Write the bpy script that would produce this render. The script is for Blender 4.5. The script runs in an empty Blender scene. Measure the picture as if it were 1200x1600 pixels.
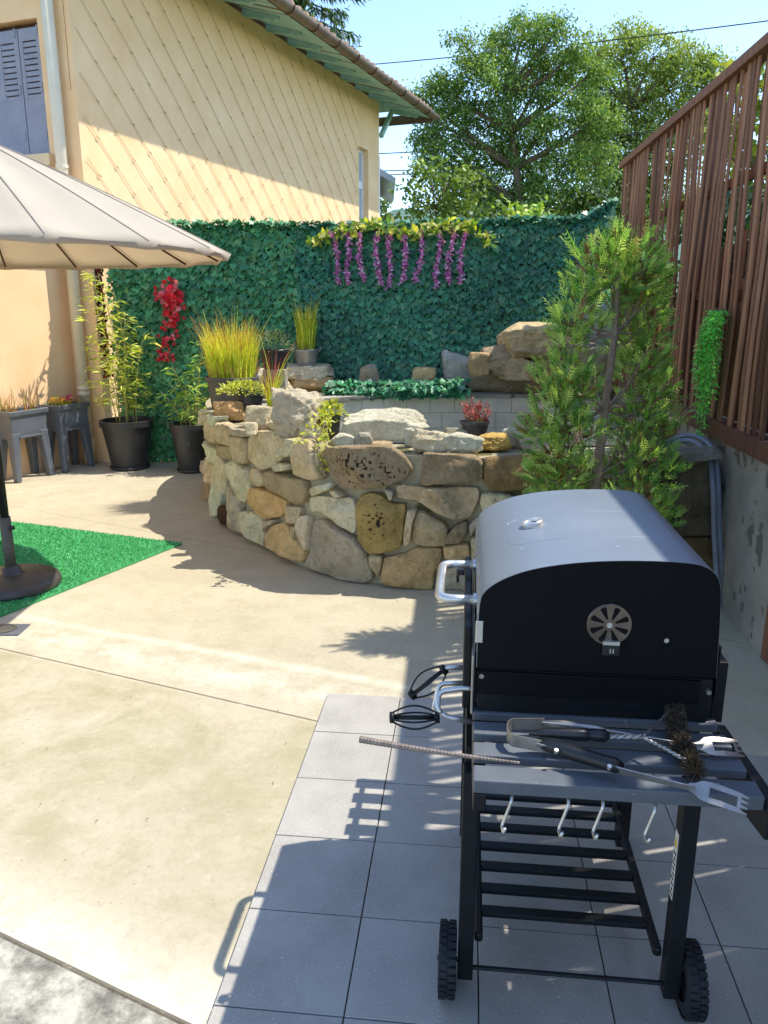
import bpy, math, random
import numpy as np
from mathutils import Vector, Matrix, noise as mnoise
R = math.radians
SC = bpy.context.scene
COL = SC.collection
random.seed(7); rng = np.random.default_rng(7)

# ------------------------------------------------------------------ camera, sky, sun, exposure
CAM_H = 1.6; FPX = 1230.0; PITCH = R(14.6)
cam_d = bpy.data.cameras.new("camera"); cam = bpy.data.objects.new("camera", cam_d); COL.objects.link(cam)
cam.location = (0, 0, CAM_H); cam.rotation_euler = (R(90) - PITCH, 0, 0)
cam_d.sensor_fit = 'VERTICAL'; cam_d.sensor_height = 24.0; cam_d.lens = 24.0 * FPX / 1600.0
cam_d.clip_start = 0.02; cam_d.clip_end = 3000
SC.camera = cam
SUN_DIR = Vector((0.585, 0.145, 1.0)).normalized()
SUN_EL = math.asin(SUN_DIR.z); SUN_AZ = math.atan2(SUN_DIR.x, SUN_DIR.y)
w = bpy.data.worlds.new("World"); SC.world = w; w.use_nodes = True
nt = w.node_tree
sky = nt.nodes.new("ShaderNodeTexSky"); sky.sky_type = 'NISHITA'; sky.sun_disc = False
sky.sun_elevation = SUN_EL; sky.sun_rotation = SUN_AZ; sky.altitude = 400; sky.air_density = 0.85; sky.dust_density = 0.3; sky.ozone_density = 1.7
nt.links.new(sky.outputs[0], nt.nodes["Background"].inputs[0]); nt.nodes["Background"].inputs[1].default_value = 0.15
sun_d = bpy.data.lights.new("sun", 'SUN'); sun_d.energy = 2.5; sun_d.angle = R(0.5); sun_d.color = (1.0, 0.95, 0.86)
sun = bpy.data.objects.new("sun", sun_d); COL.objects.link(sun); sun.location = (6, 1, 12)
sun.rotation_euler = SUN_DIR.to_track_quat('Z', 'Y').to_euler()
SC.view_settings.view_transform = 'Standard'; SC.view_settings.look = 'None'
SC.view_settings.exposure = 1.36; SC.view_settings.gamma = 1.0
SC.render.engine = 'CYCLES'
SC.cycles.max_bounces = 8; SC.cycles.transparent_max_bounces = 8

# ------------------------------------------------------------------ helpers: photo pixel (1200x1600) -> point on a real surface
CP, SP = math.cos(PITCH), math.sin(PITCH)
def ray(px, py):
    a = (px - 600) / FPX; b = (800 - py) / FPX
    return Vector((a, CP + b * SP, b * CP - SP))
EYE = Vector((0, 0, CAM_H))
def G(px, py, z=0.0):
    d = ray(px, py); return EYE + d * ((z - CAM_H) / d.z)
def AT(px, py, Y):
    d = ray(px, py); return EYE + d * (Y / d.y)
def PL(px, py, p, n):
    d = ray(px, py); return EYE + d * ((Vector(p) - EYE).dot(n) / d.dot(n))
def lin(h):
    h = h.lstrip('#'); c = [int(h[i:i+2], 16) / 255 for i in (0, 2, 4)]
    return tuple(x / 12.92 if x <= 0.04045 else ((x + 0.055) / 1.055) ** 2.4 for x in c)

# ------------------------------------------------------------------ materials
def nmat(name):
    m = bpy.data.materials.new(name); m.use_nodes = True
    t = m.node_tree; b = t.nodes["Principled BSDF"]
    return m, t, b
def NN(t, kind, **kw):
    n = t.nodes.new(kind)
    for k, v in kw.items(): setattr(n, k, v)
    return n
def noise_node(t, scale, detail=6, rough=0.55, vec=None, dist=0.0):
    n = NN(t, "ShaderNodeTexNoise"); n.inputs["Scale"].default_value = scale; n.inputs["Detail"].default_value = detail
    n.inputs["Roughness"].default_value = rough; n.inputs["Distortion"].default_value = dist
    if vec is not None: t.links.new(vec, n.inputs["Vector"])
    return n
def ramp(t, fac, stops):
    r = NN(t, "ShaderNodeValToRGB"); e = r.color_ramp.elements
    while len(e) > 1: e.remove(e[-1])
    e[0].position = stops[0][0]; e[0].color = (*stops[0][1], 1)
    for p, c in stops[1:]:
        x = e.new(p); x.color = (*c, 1)
    t.links.new(fac, r.inputs[0]); return r
def mixc(t, fac, a, b, mode='MIX'):
    n = NN(t, "ShaderNodeMix", data_type='RGBA', blend_type=mode)
    for sock, v in ((n.inputs[0], fac), (n.inputs[6], a), (n.inputs[7], b)):
        if hasattr(v, 'is_output'): t.links.new(v, sock)
        elif isinstance(v, (int, float)): sock.default_value = v
        else: sock.default_value = (*v, 1)
    return n.outputs[2]
def mth(t, op, a, b=None, c=None):
    n = NN(t, "ShaderNodeMath", operation=op)
    for i, v in enumerate((a, b, c)):
        if v is None: continue
        if hasattr(v, 'is_output'): t.links.new(v, n.inputs[i])
        else: n.inputs[i].default_value = v
    return n.outputs[0]
def bump(t, b, h, dist, strength=1.0):
    n = NN(t, "ShaderNodeBump"); n.inputs["Distance"].default_value = dist; n.inputs["Strength"].default_value = strength
    t.links.new(h, n.inputs["Height"]); t.links.new(n.outputs[0], b.inputs["Normal"]); return n
def objco(t):
    return NN(t, "ShaderNodeTexCoord").outputs["Object"]
def pm(name, c1, c2, scale=8, rough=0.7, bscale=60, bdist=0.002, metal=0.0, spec=0.5, speck=None, tint=False, rvar=0.1):
    """general material: two-tone noise, fine bump, optional per-vertex tint"""
    m, t, b = nmat(name); co = objco(t)
    n1 = noise_node(t, scale, 7, 0.6, co)
    col = ramp(t, n1.outputs[0], [(0.3, c1), (0.7, c2)]).outputs[0]
    if tint:
        a = NN(t, "ShaderNodeAttribute"); a.attribute_name = "tint"
        col = mixc(t, 1.0, a.outputs[0], col, 'MULTIPLY')
    n2 = noise_node(t, bscale, 5, 0.6, co)
    if speck:
        n3 = noise_node(t, speck[0], 2, 0.5, co)
        col = mixc(t, ramp(t, n3.outputs[0], [(speck[1], (0, 0, 0)), (speck[1] + 0.04, (1, 1, 1))]).outputs[0], col, speck[2])
    t.links.new(col, b.inputs["Base Color"])
    b.inputs["Metallic"].default_value = metal; b.inputs["Specular IOR Level"].default_value = spec
    if rvar:
        rr = mth(t, 'MULTIPLY_ADD', n1.outputs[0], rvar * 2, rough - rvar); t.links.new(rr, b.inputs["Roughness"])
    else: b.inputs["Roughness"].default_value = rough
    if bdist: bump(t, b, n2.outputs[0], bdist)
    return m
def leafmat(name, transl=0.35, rough=0.45, mult=(1, 1, 1), spec=0.4):
    m, t, b = nmat(name)
    a = NN(t, "ShaderNodeAttribute"); a.attribute_name = "tint"
    n = noise_node(t, 35, 3, 0.5, objco(t))
    col = mixc(t, 1.0, a.outputs[0], ramp(t, n.outputs[0], [(0.3, tuple(0.78 * x for x in mult)), (0.7, tuple(1.15 * x for x in mult))]).outputs[0], 'MULTIPLY')
    t.links.new(col, b.inputs["Base Color"]); b.inputs["Roughness"].default_value = rough; b.inputs["Specular IOR Level"].default_value = spec
    tr = NN(t, "ShaderNodeBsdfTranslucent"); tc = mixc(t, 1.0, col, (1.25, 1.2, 0.6), 'MULTIPLY'); t.links.new(tc, tr.inputs[0])
    mx = NN(t, "ShaderNodeMixShader"); mx.inputs[0].default_value = transl
    t.links.new(b.outputs[0], mx.inputs[1]); t.links.new(tr.outputs[0], mx.inputs[2])
    t.links.new(mx.outputs[0], t.nodes["Material Output"].inputs["Surface"])
    return m

# ------------------------------------------------------------------ mesh building
class MB:
    def __init__(s): s.v = []; s.f = []; s.t = []; s.tint = None
    def setc(s, c): s.tint = c
    def add(s, vs, fs):
        k = len(s.v); s.v += [tuple(x) for x in vs]; s.f += [tuple(i + k for i in f) for f in fs]
        s.t += [s.tint or (1, 1, 1)] * len(vs)
    def box(s, x0, x1, y0, y1, z0, z1, M=None):
        vs = [Vector((x, y, z)) for z in (z0, z1) for y in (y0, y1) for x in (x0, x1)]
        if M: vs = [M @ q for q in vs]
        s.add(vs, [(0, 2, 3, 1), (4, 5, 7, 6), (0, 1, 5, 4), (2, 6, 7, 3), (0, 4, 6, 2), (1, 3, 7, 5)])
    def bar(s, a, b, wx, wz, up=(0, 0, 1)):
        a = Vector(a); b = Vector(b); d = (b - a).normalized(); u = Vector(up)
        sx = d.cross(u)
        if sx.length < 1e-4: sx = d.cross(Vector((1, 0, 0)))
        sx.normalize(); u = sx.cross(d).normalized()
        vs = [p + sx * (i * wx / 2) + u * (j * wz / 2) for p in (a, b) for i, j in ((-1, -1), (1, -1), (1, 1), (-1, 1))]
        s.add(vs, [(3, 2, 1, 0), (4, 5, 6, 7), (0, 1, 5, 4), (1, 2, 6, 5), (2, 3, 7, 6), (3, 0, 4, 7)])
    def tube(s, pts, r, n=8, caps=True):
        pts = [Vector(p) for p in pts]; rs = r if isinstance(r, (list, tuple)) else [r] * len(pts)
        k = len(s.v); prev = None; vs = []
        for i, p in enumerate(pts):
            d = (pts[min(i + 1, len(pts) - 1)] - pts[max(i - 1, 0)])
            if d.length < 1e-9: d = Vector((0, 0, 1))
            d.normalize()
            if prev is None:
                a = d.cross(Vector((0, 0, 1)));
                if a.length < 1e-3: a = d.cross(Vector((1, 0, 0)))
            else:
                a = prev - d * prev.dot(d)
                if a.length < 1e-6: a = d.cross(Vector((0, 1, 0)))
            a.normalize(); prev = a; b = d.cross(a)
            for j in range(n):
                th = 2 * math.pi * j / n; vs.append(p + (a * math.cos(th) + b * math.sin(th)) * rs[i])
        fs = []
        for i in range(len(pts) - 1):
            for j in range(n):
                fs.append((i * n + j, i * n + (j + 1) % n, (i + 1) * n + (j + 1) % n, (i + 1) * n + j))
        if caps: fs.append(tuple(range(n - 1, -1, -1))); fs.append(tuple((len(pts) - 1) * n + j for j in range(n)))
        s.add(vs, fs)
    def lathe(s, prof, c=(0, 0, 0), n=32, M=None, capb=True, capt=False):
        vs = []
        for r, z in prof:
            for j in range(n):
                th = 2 * math.pi * j / n; q = Vector((r * math.cos(th), r * math.sin(th), z))
                q = (M @ q) if M else q
                vs.append(q + Vector(c))
        fs = []
        for i in range(len(prof) - 1):
            for j in range(n): fs.append((i * n + j, i * n + (j + 1) % n, (i + 1) * n + (j + 1) % n, (i + 1) * n + j))
        if capb: fs.append(tuple(range(n - 1, -1, -1)))
        if capt: fs.append(tuple((len(prof) - 1) * n + j for j in range(n)))
        s.add(vs, fs)
    def prism(s, poly, axis, d0, d1):
        """poly: 2D points; axis 'y': (x,z) extruded along y; 'z': (x,y) extruded along z; 'x': (y,z) along x"""
        def mk(p, d): return {'y': (p[0], d, p[1]), 'z': (p[0], p[1], d), 'x': (d, p[0], p[1])}[axis]
        n = len(poly); vs = [mk(p, d0) for p in poly] + [mk(p, d1) for p in poly]
        s.add(vs, [tuple(range(n - 1, -1, -1)), tuple(range(n, 2 * n))] + [(i, (i + 1) % n, n + (i + 1) % n, n + i) for i in range(n)])
    def build(s, name, mat, parent=None, smooth=False, bevel=0, seg=2, loc=None):
        me = bpy.data.meshes.new(name); me.from_pydata(s.v, [], s.f)
        if any(t != (1, 1, 1) for t in s.t):
            ca = me.color_attributes.new("tint", 'FLOAT_COLOR', 'POINT')
            ca.data.foreach_set("color", np.array([(*t, 1) for t in s.t], dtype=np.float32).ravel())
        return link(name, me, mat, parent, smooth, bevel, seg, loc)
def link(name, me, mat, parent=None, smooth=False, bevel=0, seg=2, loc=None):
    import bmesh
    bm = bmesh.new(); bm.from_mesh(me); bmesh.ops.recalc_face_normals(bm, faces=bm.faces); bm.to_mesh(me); bm.free()
    me.materials.append(mat)
    o = bpy.data.objects.new(name, me); COL.objects.link(o)
    if smooth: me.polygons.foreach_set("use_smooth", [True] * len(me.polygons))
    if bevel:
        b = o.modifiers.new("edge", 'BEVEL'); b.width = bevel; b.segments = seg; b.limit_method = 'ANGLE'; b.angle_limit = R(35)
    if parent: o.parent = parent
    if loc is not None: o.location = loc
    return o
def npmesh(name, V, F, mat, parent=None, tint=None, smooth=False):
    """V (n,3), F (m,k) numpy: fast path for foliage"""
    me = bpy.data.meshes.new(name); V = np.asarray(V, np.float32); F = np.asarray(F, np.int32); m, k = F.shape
    me.vertices.add(len(V)); me.vertices.foreach_set("co", V.ravel())
    me.loops.add(m * k); me.loops.foreach_set("vertex_index", F.ravel())
    me.polygons.add(m); me.polygons.foreach_set("loop_start", np.arange(0, m * k, k, dtype=np.int32))
    try: me.polygons.foreach_set("loop_total", np.full(m, k, np.int32))
    except Exception: pass
    me.update(calc_edges=True); me.validate()
    if tint is not None:
        ca = me.color_attributes.new("tint", 'FLOAT_COLOR', 'POINT')
        c4 = np.ones((len(V), 4), np.float32); c4[:, :3] = tint; ca.data.foreach_set("color", c4.ravel())
    me.materials.append(mat)
    o = bpy.data.objects.new(name, me); COL.objects.link(o)
    if smooth: me.polygons.foreach_set("use_smooth", [True] * len(me.polygons))
    if parent: o.parent = parent
    return o
LEAF = np.array([(0, 0, 0), (.26, .25, .05), (.30, .55, .06), (0, 1, 0), (-.30, .55, .06), (-.26, .25, .05)])
BLADE = np.array([(0, 0, 0), (.5, .3, .0), (.35, .7, -.05), (0, 1, -.15), (-.35, .7, -.05), (-.5, .3, 0)])
IVY = np.array([(0, .1, 0), (.30, -.06, .05), (.52, .20, .10), (.30, .36, .03), (.38, .62, .07), (.14, .62, 0), (0, 1, -.06), (-.14, .62, 0), (-.38, .62, .07), (-.30, .36, .03), (-.52, .20, .10), (-.30, -.06, .05)])
def nrm(a): return a / np.maximum(np.linalg.norm(a, axis=1, keepdims=True), 1e-9)
def leaves(name, P, A, N, L, W, mat, parent=None, tint=None, tmpl=LEAF):
    """one leaf per row: position P, axis A, normal N, length L, width W (arrays), tint per leaf"""
    P = np.asarray(P, float); n = len(P); A = nrm(np.asarray(A, float)); N = np.asarray(N, float)
    S = nrm(np.cross(A, N)); N = np.cross(S, A); L = np.broadcast_to(np.asarray(L, float), (n,)); W = np.broadcast_to(np.asarray(W, float), (n,))
    k = len(tmpl)
    V = P[:, None, :] + S[:, None, :] * (tmpl[None, :, 0, None] * W[:, None, None]) + A[:, None, :] * (tmpl[None, :, 1, None] * L[:, None, None]) + N[:, None, :] * (tmpl[None, :, 2, None] * L[:, None, None])
    F = np.arange(n * k).reshape(n, k)
    T = None if tint is None else np.repeat(np.asarray(tint, float), k, axis=0)
    return npmesh(name, V.reshape(-1, 3), F, mat, parent, T)
def tints(n, cols, var=0.15):
    cols = np.array(cols); c = cols[rng.integers(0, len(cols), n)]
    return np.clip(c * (1 + rng.normal(0, var, (n, 1))), 0.003, 1)
def rdir(n):
    return nrm(rng.normal(size=(n, 3)))

def tag(o, label=None, cat=None, group=None, kind=None):
    if label: o["label"] = label
    if cat: o["category"] = cat
    if group: o["group"] = group
    if kind: o["kind"] = kind
    return o
def thing(name, label, cat, loc=(0, 0, 0), rz=0.0, group=None):
    o = bpy.data.objects.new(name, None); COL.objects.link(o); o.location = loc; o.rotation_euler = (0, 0, rz); o.empty_display_size = 0.1
    bpy.context.view_layer.update()
    return tag(o, label, cat, group)
def world_child(o, parent):
    """o's mesh is in world coordinates; keep it in place under a moved, turned parent"""
    o.parent = parent; o.matrix_parent_inverse = (Matrix.Translation(parent.location) @ parent.rotation_euler.to_matrix().to_4x4()).inverted()
    return o

# ------------------------------------------------------------------ palette of materials
M = {}
M['black_metal'] = pm('black_metal', lin('#141517'), lin('#1c1d20'), 12, 0.48, 500, 0.0002, 0.0, 0.3)
M['black_plate'] = pm('black_plate', lin('#0c0d0e'), lin('#111214'), 6, 0.62, 700, 0.0002, 0.0, 0.15)
M['slat_paint'] = pm('slat_paint', lin('#585d62'), lin('#666b70'), 10, 0.5, 400, 0.0003, 0.0, 0.3, speck=(60, 0.70, lin('#8a8c8e')))
M['lid_paint'] = pm('lid_paint', lin('#848b92'), lin('#90979e'), 3, 0.4, 600, 0.00015, 0.4, 0.6, speck=(45, 0.74, lin('#b4b8ba')), rvar=0.05)
M['steel'] = pm('steel', lin('#c6c3bd'), lin('#dedbd5'), 20, 0.34, 300, 0.0002, .8, 0.5, rvar=0.06)
M['brushed_steel'] = pm('brushed_steel', lin('#98948d'), lin('#b4b0a9'), 25, 0.36, 300, 0.0003, .75, 0.5)
M['vent_steel'] = pm('vent_steel', lin('#5d544e'), lin('#8d837b'), 14, 0.28, 300, 0.0002, 0.9, 0.5)
M['rubber'] = pm('rubber', lin('#17181a'), lin('#26272a'), 20, 0.65, 300, 0.0006, 0, 0.4)
M['black_plastic'] = pm('black_plastic', lin('#191a1d'), lin('#232427'), 10, 0.35, 300, 0.0003, 0, 0.5)
M['grey_plastic'] = pm('grey_plastic', lin('#55595f'), lin('#656a70'), 5, 0.42, 250, 0.0005, 0, 0.5)
M['pot_plastic'] = pm('pot_plastic', lin('#2c2c2d'), lin('#3a3a3a'), 7, 0.4, 200, 0.0006, 0, 0.5, speck=(30, 0.66, lin('#5a564e')))
M['pot_grey'] = pm('pot_grey', lin('#4a4742'), lin('#5e5a53'), 9, 0.6, 200, 0.0008, 0, 0.4)
M['zinc'] = pm('zinc', lin('#8f9092'), lin('#b4b4b3'), 22, 0.42, 120, 0.0006, 0.7, 0.5)
M['soil'] = pm('soil', lin('#2b2018'), lin('#4a3a2b'), 40, 0.95, 120, 0.006)
M['plaster'] = pm('plaster', lin('#eec491'), lin('#f9d4a6'), 2.2, 0.9, 110, 0.003, 0, 0.2)
M['plaster_edge'] = pm('plaster_edge', lin('#e4c79e'), lin('#ebd0a8'), 1.5, 0.9, 140, 0.001, 0, 0.2)
M['shutter'] = pm('shutter', lin('#8b8d9a'), lin('#9a9ba6'), 6, 0.6, 120, 0.0006, 0, 0.3)
M['pipe_paint'] = pm('pipe_paint', lin('#d8cdb4'), lin('#e2d8c2'), 5, 0.5, 120, 0.0004, 0, 0.4)
M['white_pvc'] = pm('white_pvc', lin('#dedfe2'), lin('#eaebee'), 4, 0.35, 100, 0.0002, 0, 0.5)
M['mint_wood'] = pm('mint_wood', lin('#93bbb8'), lin('#abcfcb'), 7, 0.7, 80, 0.001, 0, 0.3)
M['gutter'] = pm('gutter', lin('#6b5a4c'), lin('#8a7765'), 8, 0.5, 100, 0.0006, 0.3, 0.4)
M['roof_tile'] = pm('roof_tile', lin('#776354'), lin('#96806e'), 9, 0.85, 60, 0.003, 0, 0.2)
M['brown_wood'] = pm('brown_wood', lin('#4a3428'), lin('#6a4c3a'), 14, 0.7, 90, 0.0015, 0, 0.25)
M['wire'] = pm('wire', lin('#a39468'), lin('#b3a478'), 30, 0.6, 200, 0, 0.2, 0.3)
M['cable'] = pm('cable', lin('#24282c'), lin('#30343a'), 30, 0.6, 200, 0, 0, 0.3)
M['canvas'] = pm('canvas', lin('#bcb4a3'), lin('#c6beac'), 2.5, 0.85, 350, 0.0008, 0, 0.2)
M['bark'] = pm('bark', lin('#5c4a3b'), lin('#8a7561'), 30, 0.9, 80, 0.006)
M['pale_bark'] = pm('pale_bark', lin('#7d6a58'), lin('#a08c78'), 35, 0.85, 90, 0.004)
M['tree_leaf'] = leafmat('tree_leaf', 0.36, 0.5)
M['conifer_leaf'] = leafmat('conifer_leaf', 0.35, 0.55)
M['plastic_ivy'] = leafmat('plastic_ivy', 0.15, 0.42, (1, 1, 1), 0.5)
M['plant_leaf'] = leafmat('plant_leaf', 0.5, 0.5, (1.15, 1.15, 1.0))
M['petal'] = leafmat('petal', 0.45, 0.6, (1, 1, 1), 0.2)
M['hose'] = pm('hose', lin('#6f7681'), lin('#80879200'[:7]), 6, 0.45, 200, 0.0004, 0, 0.4)
# canvas lets some daylight through
t = M['canvas'].node_tree; b = t.nodes["Principled BSDF"]; tr = NN(t, "ShaderNodeBsdfTranslucent"); tr.inputs[0].default_value = (*lin('#c8a47c'), 1)
mx = NN(t, "ShaderNodeMixShader"); mx.inputs[0].default_value = 0.3
t.links.new(b.outputs[0], mx.inputs[1]); t.links.new(tr.outputs[0], mx.inputs[2]); t.links.new(mx.outputs[0], t.nodes["Material Output"].inputs["Surface"])

def line_coef(p, q):
    a, b_ = q.y - p.y, p.x - q.x; l = math.hypot(a, b_); return a / l, b_ / l, -(a * p.x + b_ * p.y) / l
def make_concrete():
    m, t, b = nmat('concrete_floor'); co = NN(t, "ShaderNodeTexCoord").outputs["Object"]
    sx = NN(t, "ShaderNodeSeparateXYZ"); t.links.new(co, sx.inputs[0]); X, Y = sx.outputs[0], sx.outputs[1]
    def sd(p, q):
        a, b_, c = line_coef(p, q); return mth(t, 'ADD', mth(t, 'MULTIPLY_ADD', X, a, c), mth(t, 'MULTIPLY', Y, b_))
    wob = mth(t, 'MULTIPLY_ADD', noise_node(t, 2.2, 5, 0.6, co).outputs[0], 0.05, -0.025)
    big = noise_node(t, 0.9, 8, 0.62, co, ).outputs[0]; mid = noise_node(t, 5, 8, 0.68, co).outputs[0]; fine = noise_node(t, 90, 4, 0.6, co).outputs[0]
    col = ramp(t, big, [(0.3, lin('#aca187')), (0.5, lin('#b6ab91')), (0.7, lin('#beb49c'))]).outputs[0]
    col = mixc(t, ramp(t, mid, [(0.45, (0, 0, 0)), (0.65, (.4, .4, .4))]).outputs[0], col, lin('#9c9176'))
    # olive stains on the middle slab
    d1 = sd(G(0, 1013), G(500, 1128)); d2 = sd(G(0, 1460), G(290, 1600)); d3 = sd(G(40, 965), G(640, 1075)); d0 = sd(G(0, 787), G(240, 832))
    st = noise_node(t, 2.4, 9, 0.7, co, 0.3).outputs[0]
    between = mth(t, 'MULTIPLY', mth(t, 'GREATER_THAN', mth(t, 'ABSOLUTE', d1), 0.02), mth(t, 'GREATER_THAN', mth(t, 'MULTIPLY', d1, 1.0 if line_coef(G(0, 1013), G(500, 1128))[0] * 0 + (line_coef(G(0, 1013), G(500, 1128))[0] * G(200, 1250).x + line_coef(G(0, 1013), G(500, 1128))[1] * G(200, 1250).y + line_coef(G(0, 1013), G(500, 1128))[2]) > 0 else -1.0), 0.0))
    col = mixc(t, mth(t, 'MULTIPLY', between, ramp(t, st, [(0.42, (0, 0, 0)), (0.66, (.85, .85, .85))]).outputs[0]), col, lin('#9a916e'))
    # pale laitance beside the joint and along the weathered seam
    pn = noise_node(t, 7, 10, 0.76, co, 0.0).outputs[0]
    def band(d, wd, lo, hi): return mth(t, 'MULTIPLY', mth(t, 'SUBTRACT', 1.0, mth(t, 'MINIMUM', mth(t, 'DIVIDE', mth(t, 'ABSOLUTE', d), wd), 1.0)), ramp(t, pn, [(lo, (0, 0, 0)), (hi, (1, 1, 1))]).outputs[0])
    pos = mth(t, 'ADD', d3, wob)
    col = mixc(t, band(pos, 0.05, 0.3, 0.7), col, lin('#d9d0ba'))
    half = mth(t, 'SUBTRACT', mth(t, 'MULTIPLY', mth(t, 'ADD', d1, d3), 0.5), 0.0)
    col = mixc(t, mth(t, 'MULTIPLY', band(half, 0.22, 0.42, 0.62), 0.8), col, lin('#d3ccb9'))
    # pale wash in front of the second joint
    sgn2 = 1.0 if (lambda k: k[0] * G(100, 1450).x + k[1] * G(100, 1450).y + k[2])(line_coef(G(0, 1460), G(290, 1600))) > 0 else -1.0
    s2 = mth(t, 'MULTIPLY', d2, sgn2)     # >0 behind the joint
    wash = mth(t, 'MULTIPLY', mth(t, 'SUBTRACT', 1.0, mth(t, 'MINIMUM', mth(t, 'ABSOLUTE', mth(t, 'DIVIDE', s2, 0.28)), 1.0)), ramp(t, st, [(0.35, (0, 0, 0)), (0.55, (1, 1, 1))]).outputs[0])
    col = mixc(t, mth(t, 'MULTIPLY', wash, mth(t, 'GREATER_THAN', s2, 0)), col, lin('#d8d0bb'))
    # rough grey old slab in the near corner
    old = mth(t, 'LESS_THAN', s2, 0.0)
    oc = ramp(t, pn, [(0.36, lin('#5f5d55')), (0.47, lin('#8d897c')), (0.58, lin('#b9b4a4'))]).outputs[0]
    col = mixc(t, old, col, oc)
    # joints
    for d, wd, k in ((d1, 0.005, 0.75), (d2, 0.007, 0.85), (d0, 0.004, 0.4)):
        col = mixc(t, mth(t, 'MULTIPLY', mth(t, 'LESS_THAN', mth(t, 'ABSOLUTE', mth(t, 'MULTIPLY_ADD', wob, 0.12, d)), wd), k), col, lin('#4a4234'))
    # flecks of dirt
    vo = NN(t, "ShaderNodeTexVoronoi"); vo.inputs["Scale"].default_value = 34; t.links.new(co, vo.inputs["Vector"])
    fl = mth(t, 'MULTIPLY', mth(t, 'LESS_THAN', mth(t, 'MULTIPLY_ADD', fine, 0.26, vo.outputs[0]), 0.215), ramp(t, noise_node(t, 3.1, 4, 0.6, co).outputs[0], [(0.5, (0, 0, 0)), (0.6, (.8, .8, .8))]).outputs[0])
    col = mixc(t, fl, col, lin('#5b5340'))
    gr = noise_node(t, 38, 8, 0.75, co).outputs[0]
    col = mixc(t, ramp(t, gr, [(0.5, (0, 0, 0)), (0.68, (.35, .35, .35))]).outputs[0], col, lin('#8f866a'))
    col = mixc(t, ramp(t, noise_node(t, 13, 9, 0.72, co).outputs[0], [(0.55, (0, 0, 0)), (0.7, (.4, .4, .4))]).outputs[0], col, lin('#c8bfa8'))
    t.links.new(col, b.inputs["Base Color"]); b.inputs["Roughness"].default_value = 0.85; b.inputs["Specular IOR Level"].default_value = 0.3
    h = mth(t, 'ADD', mth(t, 'MULTIPLY', fine, 0.4), mth(t, 'MULTIPLY', mid, 0.8)); bump(t, b, h, 0.004)
    return m
M['concrete_floor'] = make_concrete()
M['tile'] = pm('tile', lin('#9a958a'), lin('#aea99e'), 4.5, 0.6, 160, 0.0008, 0, 0.4, speck=(170, 0.645, lin('#cbc8c0')), tint=True)
M['grout'] = pm('grout', lin('#2d2d2c'), lin('#3a3a38'), 12, 0.9, 100, 0)
M['old_concrete'] = pm('old_concrete', lin('#857d70'), lin('#b3aa9c'), 2.2, 0.9, 40, 0.008, 0, 0.25, speck=(9.0, 0.6, lin('#6f695f')))
M['earth'] = pm('earth', lin('#3f4a26'), lin('#5c6335'), 0.4, 0.95, 6, 0.02)
M['turf_base'] = pm('turf_base', lin('#3a8f52'), lin('#46a562'), 30, 0.9, 300, 0.004)
M['mortar'] = pm('mortar', lin('#9a8f72'), lin('#b5a98a'), 8, 0.95, 70, 0.008, 0, 0.2, speck=(5, 0.6, lin('#66613f')))
M['hill_woods'] = pm('hill_woods', lin('#4d6a5a'), lin('#5f7d66'), 0.06, 0.95, 0.5, 0)

def make_stone(name='stone', pits=True):
    m, t, b = nmat(name); co = objco(t)
    a = NN(t, "ShaderNodeAttribute"); a.attribute_name = "tint"
    n1 = noise_node(t, 10, 10, 0.72, co); n2 = noise_node(t, 34, 9, 0.74, co); n3 = noise_node(t, 3.2, 5, 0.6, co, 0.8)
    c = mixc(t, 1.0, a.outputs[0], ramp(t, n1.outputs[0], [(0.28, (0.62, 0.58, 0.5)), (0.5, (1, 1, 1)), (0.72, (1.28, 1.26, 1.22))]).outputs[0], 'MULTIPLY')
    c = mixc(t, ramp(t, n3.outputs[0], [(0.54, (0, 0, 0)), (0.72, (.4, .4, .4))]).outputs[0], c, mixc(t, 1.0, a.outputs[0], (1.05, 0.82, 0.5), 'MULTIPLY'))
    c = mixc(t, ramp(t, n2.outputs[0], [(0.53, (0, 0, 0)), (0.68, (.62, .62, .62) if pits else (.38, .38, .38))]).outputs[0], c, mixc(t, 1.0, a.outputs[0], (0.42, 0.38, 0.31), 'MULTIPLY'))
    if pits:   # dark moss-filled holes, only where the stone carries them (alpha of the tint)
        v = NN(t, "ShaderNodeTexNoise"); v.inputs["Scale"].default_value = 46; v.inputs["Detail"].default_value = 6; t.links.new(co, v.inputs["Vector"])
        at2 = NN(t, "ShaderNodeAttribute"); at2.attribute_name = "pits"
        p = mth(t, 'MULTIPLY', ramp(t, mth(t, 'MULTIPLY_ADD', at2.outputs["Fac"], 0.22, v.outputs[0]), [(0.70, (0, 0, 0)), (0.74, (1, 1, 1))]).outputs[0], 0.95)
        p = mth(t, 'MULTIPLY', p, mth(t, 'GREATER_THAN', at2.outputs["Fac"], 0.05))
        c = mixc(t, p, c, lin('#2e2420'))
    t.links.new(c, b.inputs["Base Color"]); b.inputs["Roughness"].default_value = 0.9; b.inputs["Specular IOR Level"].default_value = 0.25
    n4 = noise_node(t, 75, 5, 0.65, co); c5 = mth(t, 'ABSOLUTE', mth(t, 'SUBTRACT', noise_node(t, 5.5, 4, .55, co).outputs[0], 0.5))
    h = mth(t, 'ADD', mth(t, 'ADD', n1.outputs[0], mth(t, 'MULTIPLY', c5, 1.4)), mth(t, 'ADD', mth(t, 'MULTIPLY', n2.outputs[0], 0.6), mth(t, 'MULTIPLY', n4.outputs[0], 0.22))); bump(t, b, h, 0.055)
    return m
M['stone'] = make_stone()
M['rock'] = make_stone('rock', False)

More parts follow.
